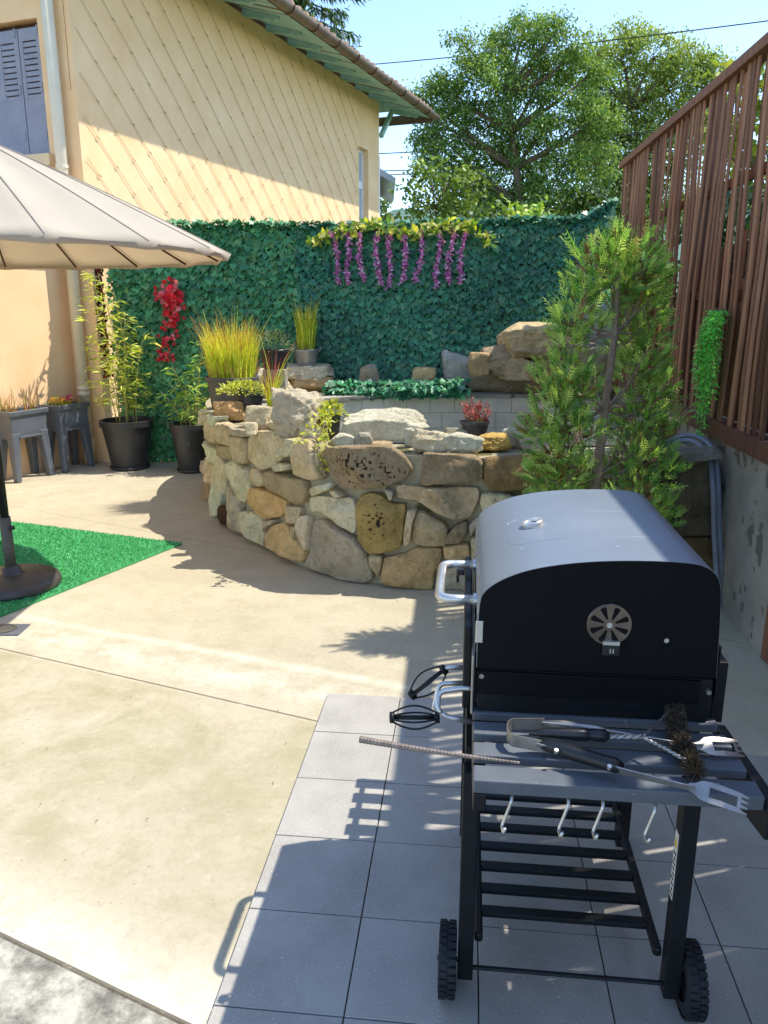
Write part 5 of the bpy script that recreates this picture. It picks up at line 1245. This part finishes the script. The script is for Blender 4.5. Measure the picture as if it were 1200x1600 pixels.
for arm, tip in ((armA, (Tp(1085, 1232, .018), Tp(1168, 1262, .008))), (armB, (Tp(1095, 1166, .018), Tp(1158, 1172, .008)))):
    s = MB(); pts = [p - q0 for p in arm]; strip(s, pts, [.026, .024, .022, .018, .020], .0022, (0, -.55, .85)); am = s.build('arm', M['brushed_steel'], tg)
    a, b_ = tip[0] - q0, tip[1] - q0; d_ = (b_ - a); l_ = d_.length; d_.normalize(); sd = Vector((-d_.y, d_.x, 0)).normalized(); sd = (sd * .8 + Vector((0, 0, .5))).normalized(); nn = d_.cross(sd).normalized()
    s = MB()
    def fl(u_, v_): return a + d_ * (u_ * l_) + sd * v_ + nn * (.006 * math.sin(u_ * 2.6))
    def quadstrip(ul, vl):
        vs = []
        for u_, (v0_, v1_) in zip(ul, vl): vs += [fl(u_, v0_), fl(u_, v1_), fl(u_, v1_) + nn * .002, fl(u_, v0_) + nn * .002]
        fs = [(3, 2, 1, 0), tuple((len(ul) - 1) * 4 + j for j in range(4))]
        for i in range(len(ul) - 1):
            for j in range(4): fs.append((i * 4 + j, i * 4 + (j + 1) % 4, (i + 1) * 4 + (j + 1) % 4, (i + 1) * 4 + j))
        s.add(vs, fs)
    quadstrip((-.12, .0, .12, .28), ((-.007, .007), (-.010, .010), (-.018, .018), (-.020, .020)))
    quadstrip((.281, .5, .80), ((.010, .020), (.009, .020), (.010, .019)))
    quadstrip((.281, .5, .80), ((-.020, -.010), (-.020, -.009), (-.019, -.010)))
    quadstrip((.801, .86), ((-.019, .019), (-.019, .019)))
    for k in range(4): quadstrip((.861, 1.0), ((-.019 + k * .0102, -.019 + k * .0102 + .0072), (-.0165 + k * .0102, -.0165 + k * .0102 + .002)))
    s.build('fork_tip', M['brushed_steel'], am)
s = MB(); hp = [Tp(*p) - q0 for p in ((842, 1160, .026), (862, 1166, .03), (900, 1178, .031), (940, 1190, .031), (962, 1196, .03), (971, 1199, .026))]
s.tube(hp, [.009, .0145, .0145, .0135, .0145, .010], 12); hs = s.build('handle_scale', M['black_plastic'], tg, smooth=True)
s = MB()
for k in (.18, .82):
    p_ = Tp(842 + 129 * k + 3, 1160 + 39 * k + 4, .036) - q0; s.tube([p_ + Vector((0, -.004, -.004)), p_ + Vector((0, -.0068, .0035))], .0042, 10)
s.build('rivet', M['steel'], hs)
s = MB(); hp = [Tp(*p) - q0 for p in ((850, 1130, .027), (880, 1132, .03), (930, 1139, .03), (960, 1145, .026))]
s.tube(hp, [.006, .009, .009, .006], 10); s.build('handle_scale', M['brushed_steel'], tg, smooth=True)
# brush
b0 = Tp(900, 1152)
bb = thing('grill_brush', 'wire grill brush with black grip and worn brown bristle roll across the tongs', 'brush', b0)
s = MB(); hp = [Tp(*p) - b0 for p in ((826, 1146, .040), (850, 1145, .043), (900, 1147, .044), (917, 1148, .044), (919, 1148, .044), (924, 1148, .044), (926, 1148, .044), (946, 1150, .043), (949, 1150, .042))]
s.tube(hp, [.004, .0095, .0125, .0125, .0105, .0105, .0125, .0125, .008], 12); s.build('grip', M['black_plastic'], bb, smooth=True)
def twist(mb, pts, r):
    pts = [Vector(p) for p in pts]
    dense = []
    for a, b_ in zip(pts[:-1], pts[1:]):
        for k in range(14): dense.append(a.lerp(b_, k / 14))
    dense.append(pts[-1])
    for ph in (0, math.pi):
        out = []
        for i, p in enumerate(dense):
            d_ = (dense[min(i + 1, len(dense) - 1)] - dense[max(i - 1, 0)]).normalized(); e1_ = d_.cross(Vector((0, 0, 1))).normalized(); e2_ = e1_.cross(d_)
            out.append(p + (e1_ * math.cos(i * 1.1 + ph) + e2_ * math.sin(i * 1.1 + ph)) * r * .75)
        mb.tube(out, r, 6)
s = MB()
twist(s, [Tp(*p) - b0 for p in ((946, 1150, .042), (1005, 1150, .042))], .0026)
twist(s, [Tp(*p) - b0 for p in ((946, 1152, .040), (1005, 1152, .040))], .0026)
twist(s, [Tp(*p) - b0 for p in ((1005, 1150, .042), (1047, 1111, .036))], .0024)
twist(s, [Tp(*p) - b0 for p in ((1003, 1152, .042), (1040, 1170, .040), (1078, 1192, .030))], .0024)
s.build('twisted_wire', M['brushed_steel'], bb, smooth=True)
ca, cb2 = Tp(1055, 1104, .028) - b0, Tp(1088, 1206, .028) - b0; ax = (cb2 - ca).normalized()
e1_ = ax.cross(Vector((0, 0, 1))).normalized(); e2_ = e1_.cross(ax)
n = 6500; f = rng.uniform(0, 1, n); a = rng.uniform(0, 6.28, n); bend = .012 * np.sin(f * 3.1)
P_ = np.array(ca)[None] + np.outer(f * (cb2 - ca).length, np.array(ax)) + np.outer(bend, np.array(e1_))
A_ = np.outer(np.cos(a), np.array(e1_)) + np.outer(np.sin(a), np.array(e2_)) + np.outer(rng.normal(0, .35, n) + (f - .5) * .6, np.array(ax))
sp_ = np.array([(-.5, 0, 0), (.5, 0, 0), (.3, 1, 0), (-.3, 1, 0)])
leaves('bristles', P_, A_, rdir(n), rng.uniform(.016, .025, n), .0016, leafmat('bristle', .1, .5), bb, tints(n, [lin('#5c4c3a'), lin('#463a2e'), lin('#6e5e48'), lin('#302822')], .2), sp_)
s = MB(); s.tube([ca, ca.lerp(cb2, .5) + e1_ * .012, cb2], .007, 8); s.build('core', M['brown_wood'], bb, smooth=True)
# ribbed rod sticking out over the left edge
r0 = Tp(560, 1153, .10); r1 = Tp(815, 1194, .006)
rr0 = Vector((r0.x, r0.y, r0.z)); rod = MB()
a, b_ = Tp(562, 1155, .012), Tp(812, 1192, .006); d_ = b_ - a; nseg = 90; pts, rs = [], []
for i in range(nseg + 1):
    f = i / nseg; pts.append(a + d_ * f + Vector((0, 0, -.003 * math.sin(f * math.pi)))); rs.append((.0068 * (1 - .7 * f) + .0010 * (i % 2)) )
rod.tube(pts, rs, 8)
tag(rod.build('ribbed_rod', pm('rusty_rod', lin('#6e6259'), lin('#9a8c80'), 60, .7, 200, .001, .2, .4), smooth=False), 'brown ribbed rod lying on the side table and jutting out past its left end', 'rod')

# ------------------------------------------------------------------ hoses and hanging fern by the concrete wall
hw_ = [((1040, 690), 4.5), ((1075, 680), 4.42), ((1103, 690), 4.32), ((1117, 712), 4.22), ((1122, 760), 4.12), ((1124, 830), 4.1), ((1128, 900), 4.08), ((1131, 950), 4.05)]
for i in range(2):
    pts = [AT(px + (0 if i == 0 else -2 - 6 * (k > 1)), py + (0 if i == 0 else 8 - 5 * (k > 3)), Y - .03 * i) for k, ((px, py), Y) in enumerate(hw_)]
    pts[-1].z = max(pts[-1].z, .02)
    c3 = []
    for k in range(len(pts) - 1):
        p0, p1, p2, p3 = pts[max(k - 1, 0)], pts[k], pts[k + 1], pts[min(k + 2, len(pts) - 1)]
        for q_ in range(6):
            t_ = q_ / 6; c3.append(.5 * ((2 * p1) + (p2 - p0) * t_ + (2 * p0 - 5 * p1 + 4 * p2 - p3) * t_ ** 2 + (3 * p1 - p0 - 3 * p2 + p3) * t_ ** 3))
    c3.append(pts[-1]); s = MB(); s.tube(c3, .0145, 10)
    tag(s.build('hose', M['hose'], smooth=True), ('outer grey hose' if i == 0 else 'inner grey hose') + ' bending over the wall end and down the concrete wall', 'hose', 'grey hoses by the concrete wall')
yf = 4.42; fx = FX(yf)
fp = Vector((fx - .035, yf, 1.57))
fn = thing('hanging_fern', 'bright green artificial fern hanging on the brown slatted fence', 'plant', fp)
P_, A_, N_, L_ = [], [], [], []; st_ = MB()
for k in range(34):
    ln = rng.uniform(.25, .50) if k % 4 else rng.uniform(.5, .74); out = rng.uniform(.02, .09); yy = rng.normal(0, .055) if k % 4 else rng.normal(0, .03); path = []
    for j in range(12):
        f = j / 11; path.append(Vector((-.02 - out * math.sin(f * 2.2) * .9, yy + .10 * f * (rng.normal(0, .2)) + yy * .5 * f - .02 * f, .02 - ln * f ** 1.1 + .03 * math.sin(f * 3))))
    st_.tube(path, .002, 4)
    for j in range(int(ln / .0032)):
        f = rng.uniform(.03, 1); i0 = min(int(f * 11), 10); q = path[i0].lerp(path[i0 + 1], f * 11 - i0)
        az = rng.uniform(0, 6.28); P_.append(q); A_.append((math.cos(az), math.sin(az), -.45)); N_.append((rng.normal(-.5, .4), rng.normal(0, .4), .8)); L_.append(rng.uniform(.018, .042))
L_ = np.array(L_)
leaves('fronds', P_, A_, N_, L_, L_ * .3, M['plant_leaf'], fn, tints(len(P_), [lin('#76d862'), lin('#90e478'), lin('#58c054'), lin('#aef08c')], .15)); st_.build('stems', M['bark'], fn)

# ------------------------------------------------------------------ conifer beside the grill
CY = 3.85
cb3 = G(915, 975, 0); croot = Vector((AT(905, 900, CY).x, CY, 0))
cf = thing('conifer', 'bushy thuja conifer with thin bare trunk behind the grill', 'tree', croot)
tr_ = [AT(912, 975, CY), AT(922, 860, CY), AT(932, 745, CY), AT(945, 640, CY), AT(961, 520, CY), AT(966, 440, CY), AT(972, 385, CY)]
tr_[0].z = .14
s = MB(); s.tube([p - croot for p in tr_], [.032, .03, .026, .020, .015, .010, .005], 10); s.tube([AT(925, 850, CY) - croot, AT(905, 760, CY - .05) - croot, AT(890, 700, CY - .08) - croot, AT(880, 640, CY - .08) - croot], [.014, .011, .008, .004], 8)
s.build('trunk', M['pale_bark'], cf, smooth=True)
pc = MB(); pc.lathe([(.14, 0.002), (.15, .02), (.19, .2), (.195, .22), (.18, .22), (.17, .17), (.001, .17)], n=28); pc.build('pot', M['pot_plastic'], cf, smooth=True)
lobes = [(988, 400, 46, 0), (928, 398, 38, 0), (955, 430, 40, .05), (1015, 405, 36, .05), (1022, 440, 34, .1), (960, 385, 34, 0), (905, 440, 24, 0), (902, 488, 34, -.05), (885, 520, 28, -.05), (930, 510, 22, .05), (1005, 480, 40, .12), (1030, 500, 32, .15), (985, 530, 36, .18),
         (1020, 550, 38, .15), (990, 585, 38, .2), (1035, 600, 32, .18), (888, 572, 38, -.1), (862, 610, 32, -.12), (900, 615, 32, -.1), (868, 645, 40, -.15), (842, 672, 26, -.15), (895, 668, 34, -.15), (1010, 640, 40, .15), (1040, 665, 32, .15), (985, 670, 34, .2), (930, 590, 22, .25), (940, 660, 24, .25), (925, 730, 28, .22),
         (862, 700, 36, -.14), (888, 735, 38, -.12), (848, 735, 26, -.1), (870, 765, 38, -.08), (1005, 715, 42, .08), (1038, 730, 34, .08), (970, 740, 36, .12), (990, 780, 44, -.05), (1035, 800, 36, 0), (880, 810, 40, 0), (960, 860, 45, 0), (900, 870, 40, 0), (1020, 860, 40, 0)]
SPV, SPT = [], []; br = MB(); DV = []
for (lx, ly, lr, dy) in lobes:
    lr *= .93; ly += 14 if ly < 450 else 4
    if lx > 1000: lx -= 9
    c_ = AT(lx, ly, CY + dy) ; r_ = lr / FPX * (CY * CP + .4); rr_ = r_ * 1.0
    # branch from the trunk
    tz = c_.z - r_ * .9; base_ = min(tr_, key=lambda p: abs(p.z - tz)); mid_ = base_.lerp(c_, .55) - Vector((0, 0, .03)); br.tube([base_ - croot, mid_ - croot, c_ - croot], [.007, .005, .002], 5)
    for k in range(6):
        e_ = c_ + Vector(rdir(1)[0]) * r_ * .8; br.tube([mid_ - croot, mid_.lerp(e_, .6) - croot, e_ - croot], [.003, .002, .001], 4, False)
    ns = int(140 * (lr / 40) ** 2)
    for k in range(ns):
        d_ = Vector(rdir(1)[0]); rad = r_ * (random.random() ** .45); p = c_ + Vector((d_.x * rad, d_.y * rad, d_.z * rad * 1.05))
        outw = (d_ * .8 + Vector((0, 0, .75)) + (c_ - Vector((AT(950, ly, CY).x, CY, c_.z))) * .8).normalized()
        pl = Vector(rdir(1)[0]); sd = outw.cross(pl).normalized(); L = random.uniform(.03, .105)
        base_c = random.choice([lin('#94be58'), lin('#7aa84c'), lin('#aaca64'), lin('#649646'), lin('#c0d878')]); kf = random.uniform(.8, 1.2); cc = tuple(x * kf for x in base_c)
        brown = random.random() < (.32 if rad < r_ * .65 else .02)
        if brown: cc = random.choice([lin('#8a6444'), lin('#7a5a48'), lin('#a07650')])
        axis_pts = [(0, 0)]
        def tri3(a, b_, w_):
            dd = (b_ - a).normalized(); s2 = dd.cross(outw.cross(sd)).normalized(); SPV.extend([a - s2 * w_, a + s2 * w_, b_ + s2 * w_ * .35, b_ - s2 * w_ * .35]); SPT.extend([cc] * 4)
        tri3(p, p + outw * L, .0034)
        outw = (outw + Vector(rdir(1)[0]) * .25).normalized(); nq = random.randint(4, 8)
        for q_ in range(1, nq):
            f = q_ / nq; a = p + outw * L * f
            for sg in (-1, 1):
                ll = L * (.42 * (1 - f * .75)) * random.uniform(.8, 1.2); tri3(a, a + (outw * .75 + sd * sg * .75 + Vector(rdir(1)[0]) * .15).normalized() * ll, .0030)
V = np.array([tuple(v - croot) for v in SPV]); F = np.arange(len(V)).reshape(-1, 4)
npmesh('foliage', V, F, M['conifer_leaf'], cf, np.array(SPT)); br.build('branches', M['pale_bark'], cf)

# ------------------------------------------------------------------ trees beyond the screen
def tree(name, label, base, lobes, Y, cols, leaf, nsub, nleaf, trunk_r, group=None, trunk_top=None, subr=.42, shell=.5, limbmat='bark', cat='tree'):
    base = Vector(base); t_ = thing(name, label, cat, base, 0, group)
    k = (Y * CP) / FPX; P_, A_, N_, T_ = [], [], [], []; tk = MB()
    Lc = []
    for l in lobes:
        lx, ly, lr = l[:3]; dy = l[3] if len(l) > 3 else rng.uniform(-.5, .5) * lr * k * 1.2
        Lc.append((AT(lx, ly, Y + dy) - base, lr * k))
    top = Vector(trunk_top) - base if trunk_top is not None else sum((c for c, r in Lc), Vector()) / len(Lc)
    n_ = 8; spine = []
    for i in range(n_ + 1):
        f = i / n_; spine.append(Vector((top.x * f + .25 * math.sin(f * 5) * f, top.y * f, top.z * f)))
    tk.tube(spine, [trunk_r * (1 - .85 * i / n_) for i in range(n_ + 1)], 8)
    for c, r in Lc:
        st = min(spine, key=lambda p: abs(p.z - max(c.z - 1.2 * r - (Vector((p.x, p.y)) - Vector((c.x, c.y))).length * .4, .4)))
        m1 = st.lerp(c, .5) + Vector((rng.normal(0, .15), rng.normal(0, .15), -.15)) * r
        rr_ = trunk_r * .3; tk.tube([st, m1, c], [rr_, rr_ * .6, rr_ * .25], 6)
        ns = max(3, int(nsub * (r ** 2)))
        for _ in range(ns):
            d_ = rdir(1)[0]; rad = r * rng.uniform(shell, 1.0) if rng.random() < .8 else r * rng.uniform(.1, .7); sc_ = np.array(c) + d_ * rad * np.array([1.08, 1.0, .92])
            if rng.random() < .35: tk.tube([c, c.lerp(Vector(sc_), .6) + Vector((0, 0, -.05)), Vector(sc_)], [rr_ * .22, rr_ * .14, rr_ * .05], 4, False)
            sr = subr * rng.uniform(.6, 1.3); m_ = int(nleaf * rng.uniform(.6, 1.3)); q = rng.normal(0, .5, (m_, 3)) * sr * np.array([1.1, 1.1, .75]) + sc_
            P_.append(q); A_.append(rdir(m_) + np.array([0, 0, -.35])); N_.append(rdir(m_) * .8 + np.array([0, 0, .8]))
            T_.append(tints(m_, cols, .14) * rng.uniform(.8, 1.2))
    P_ = np.vstack(P_); A_ = np.vstack(A_); N_ = np.vstack(N_); T_ = np.vstack(T_); n = len(P_)
    tk.build('trunk', M[limbmat], t_, smooth=True)
    leaves('crown', P_, A_, N_, rng.uniform(.7, 1.3, n) * leaf, rng.uniform(.7, 1.2, n) * leaf * .95, M['tree_leaf'], t_, T_)
    return t_
TG = [lin('#76964a'), lin('#88a650'), lin('#648848'), lin('#9cb25c')]
TY = [lin('#a6b658'), lin('#b6c266'), lin('#8ea450'), lin('#809848')]
big = [(790, 75, 40), (735, 95, 32), (850, 70, 42), (700, 140, 34), (770, 130, 48), (840, 130, 50), (895, 115, 38), (720, 190, 42), (790, 195, 52), (860, 195, 52), (910, 180, 36), (690, 215, 30), (745, 250, 50), (820, 260, 56), (880, 260, 46), (790, 310, 56), (850, 320, 52), (740, 310, 40), (900, 320, 40), (670, 180, 22), (820, 40, 24), (690, 130, 24), (665, 215, 24), (680, 250, 30), (700, 290, 34), (760, 340, 40), (870, 45, 22), (900, 80, 26), (655, 150, 18), (668, 235, 22), (720, 60, 20), (930, 110, 30), (940, 180, 34), (930, 250, 40)]
tree('broadleaf_tree', 'tall dense green broadleaf tree rising behind the middle of the ivy screen', (4.2, 24, -.2), big, 24, TG, .088, 54, 72, .28, trunk_top=AT(810, 150, 24), subr=.31)
rt = [(985, 60, 34), (1020, 90, 36), (960, 95, 28), (1065, 95, 34), (1000, 140, 36), (1045, 140, 40), (1090, 125, 30), (950, 165, 28), (1010, 190, 36), (1060, 195, 34), (960, 225, 34), (1000, 250, 40), (945, 270, 36), (990, 310, 44), (1050, 260, 40), (940, 330, 40), (1105, 90, 22), (940, 120, 22), (930, 200, 30), (1030, 330, 44), (970, 290, 36), (1085, 200, 34), (1080, 330, 40), (935, 80, 28), (925, 145, 28), (915, 230, 34), (1110, 150, 26), (1120, 200, 30), (1125, 115, 24), (955, 190, 36), (940, 220, 34)]
tree('broadleaf_tree', 'airy yellow green tree with visible limbs, standing left of the brown fence top', (9.6, 27, -.2), rt, 27, TY, .092, 58, 68, .24, trunk_top=AT(990, 110, 27), subr=.33)
tree('broadleaf_tree', 'low round light green bushy tree in the gap beside the yellow house', (1.9, 22, -.2), [(672, 270, 26), (700, 285, 30), (665, 310, 26), (720, 325, 34), (690, 340, 34), (650, 335, 22), (640, 300, 14), (740, 285, 28)], 22, [lin('#7d9440'), lin('#8fa54c'), lin('#6a8438')], .14, 30, 34, .12, trunk_top=AT(690, 290, 22), subr=.32)
tree('young_shrub', 'fresh lime green shrub just peeping over the ivy screen', (3.4, 12, -.2), [(820, 325, 20), (800, 332, 14), (845, 336, 16), (825, 345, 24)], 12, [lin('#9dbb4c'), lin('#86aa42'), lin('#b4c95f')], .10, 80, 26, .05, trunk_top=AT(822, 335, 12), subr=.16, cat='shrub')
tree('young_tree', 'slim grey green tree in the narrow gap right at the house corner', (.2, 19, -.2), [(604, 318, 10), (608, 335, 12), (600, 340, 12)], 19, [lin('#5f7a3c'), lin('#748a48')], .11, 60, 26, .05, trunk_top=AT(604, 325, 19), subr=.2)
tree('broadleaf_tree', 'yellow green tree seen through the gaps of the brown fence', (7.2, 12, -.2), [(1150, 150, 55), (1190, 210, 60), (1140, 240, 45), (1230, 130, 60), (1190, 300, 60), (1110, 300, 40), (1260, 240, 60)], 12, [lin('#8f9f3e'), lin('#a5ae4a'), lin('#73883a')], .13, 44, 24, .14, trunk_top=AT(1180, 200, 12), subr=.3)
tree('broadleaf_tree', 'dark tree mass low between the two tall trees', (6.6, 21, -.2), [(920, 300, 40), (960, 330, 40), (880, 340, 40), (1000, 340, 36), (830, 350, 34), (770, 350, 30)], 21, [lin('#3c5a2a'), lin('#4b682f'), lin('#5f7a38')], .16, 34, 32, .14, trunk_top=AT(930, 320, 21), subr=.36)
# dark hedge standing behind the fence
hg = thing('boundary_hedge', 'dark evergreen hedge glimpsed between the fence slats', 'hedge', (FX(5) + .75, 4.6, -.2), -FA)
n = 19000; P_ = np.c_[rng.normal(0, .12, n), rng.uniform(-3.4, 3.6, n), rng.uniform(.1, 2.7, n)]; P_[:, 2] += .08 * np.sin(P_[:, 1] * 3)
leaves('foliage', P_, rdir(n) + np.array([0, 0, -.2]), rdir(n) * .7 + np.array([-.6, 0, .5]), .075, .06, M['tree_leaf'], hg, tints(n, [lin('#24401f'), lin('#2d4a24'), lin('#1e361c')], .2))
s = MB(); s.box(.0, .1, -3.4, 3.6, 0, 2.3); s.build('stems', M['bark'], hg)
# spruce behind the house
sp = thing('spruce', 'dark drooping spruce rising behind the roof of the yellow house', 'tree', (-2.55, 27, -.2))
P_, A_, N_, T_, L_ = [], [], [], [], []; tk = MB(); H_ = 21; tk.tube([(0, 0, 0), (0, 0, H_)], [.3, .03], 8)
z = 6.5
while z < 20.5:
    R_ = 2.05 * (1 - (z - 6.5) / 17) + .2
    for k in range(9):
        a = rng.uniform(0, 6.28); R1 = R_ * rng.uniform(.75, 1.15); e_ = Vector((math.cos(a) * R1, math.sin(a) * R1, z - .35 * R1 + .12)); st = Vector((0, 0, z)); mid_ = st.lerp(e_, .5) + Vector((0, 0, -.06))
        tk.tube([st, mid_, e_], [.03, .02, .006], 4, False)
        m_ = 90; f = rng.uniform(.25, 1.0, m_); q = np.array([st.lerp(mid_, min(g * 2, 1)).lerp(e_, max(0, g * 2 - 1)) if g > .5 else st.lerp(mid_, g * 2) for g in f]) + rng.normal(0, .07, (m_, 3)) * np.array([1, 1, .5])
        P_.append(q); dirs = np.tile(np.array([math.cos(a) * .5, math.sin(a) * .5, -1.0]), (m_, 1)) + rng.normal(0, .45, (m_, 3)); A_.append(dirs); N_.append(rdir(m_)); L_.append(rng.uniform(.16, .42, m_)); T_.append(tints(m_, [lin('#3f5f33'), lin('#4c6f3a'), lin('#2f5030'), lin('#6d8a44')], .15))
    z += .36
P_, A_, N_, T_, L_ = np.vstack(P_), np.vstack(A_), np.vstack(N_), np.vstack(T_), np.concatenate(L_)
tk.build('trunk', M['bark'], sp, smooth=True); leaves('foliage', P_, A_, N_, L_, .07, M['tree_leaf'], sp, T_)
# overhead lines
for i, ((xa, ya, Ya), (xb, yb, Yb), lab) in enumerate([((540, 106, 30), (1300, 22, 22), 'highest overhead wire crossing above the two tall trees'), ((560, 243, 28), (1030, 208, 24), 'single overhead wire above the pair, passing before the big tree'),
                                                       ((560, 270, 28), (1030, 240, 24), 'upper wire of the low pair of overhead lines'), ((560, 276, 28), (1030, 248, 24), 'lower wire of the low pair of overhead lines')]):
    a, b_ = AT(xa, ya, Ya), AT(xb, yb, Yb); d_ = b_ - a; a2 = a - d_ * .6; b2 = b_ + d_ * .6
    s = MB(); s.tube([a2.lerp(b2, f) - Vector((0, 0, .35 * math.sin(f * math.pi) - .30)) for f in [k / 24 for k in range(25)]], .016, 5)
    tag(s.build('overhead_wire', M['cable']), lab, 'wire', 'overhead wires')

# fallen leaf scraps on the concrete
n = 150; P_ = []
for _ in range(n):
    r = rng.random()
    if r < .45: q = G(rng.uniform(60, 240), rng.uniform(742, 770))
    elif r < .7: q = G(rng.uniform(330, 640), rng.uniform(880, 960))
    elif r < .8: q = G(rng.uniform(0, 480), rng.uniform(1030, 1300))
    else: q = G(rng.uniform(1080, 1190), rng.uniform(960, 1080))
    P_.append((q.x, q.y, .004 + rng.uniform(0, .004)))
L_ = rng.uniform(.005, .016, n)
lt = leaves('leaf_litter', P_, rdir(n) * np.array([1, 1, .1]), rdir(n) * .3 + np.array([0, 0, 1]), L_, L_ * .45, M['plant_leaf'], None, tints(n, [lin('#6a5638'), lin('#4e4230'), lin('#857046'), lin('#5c5a34')], .2))
tag(lt, 'scattered dry leaf scraps on the concrete by the planters and wall', 'leaf litter', kind='stuff')
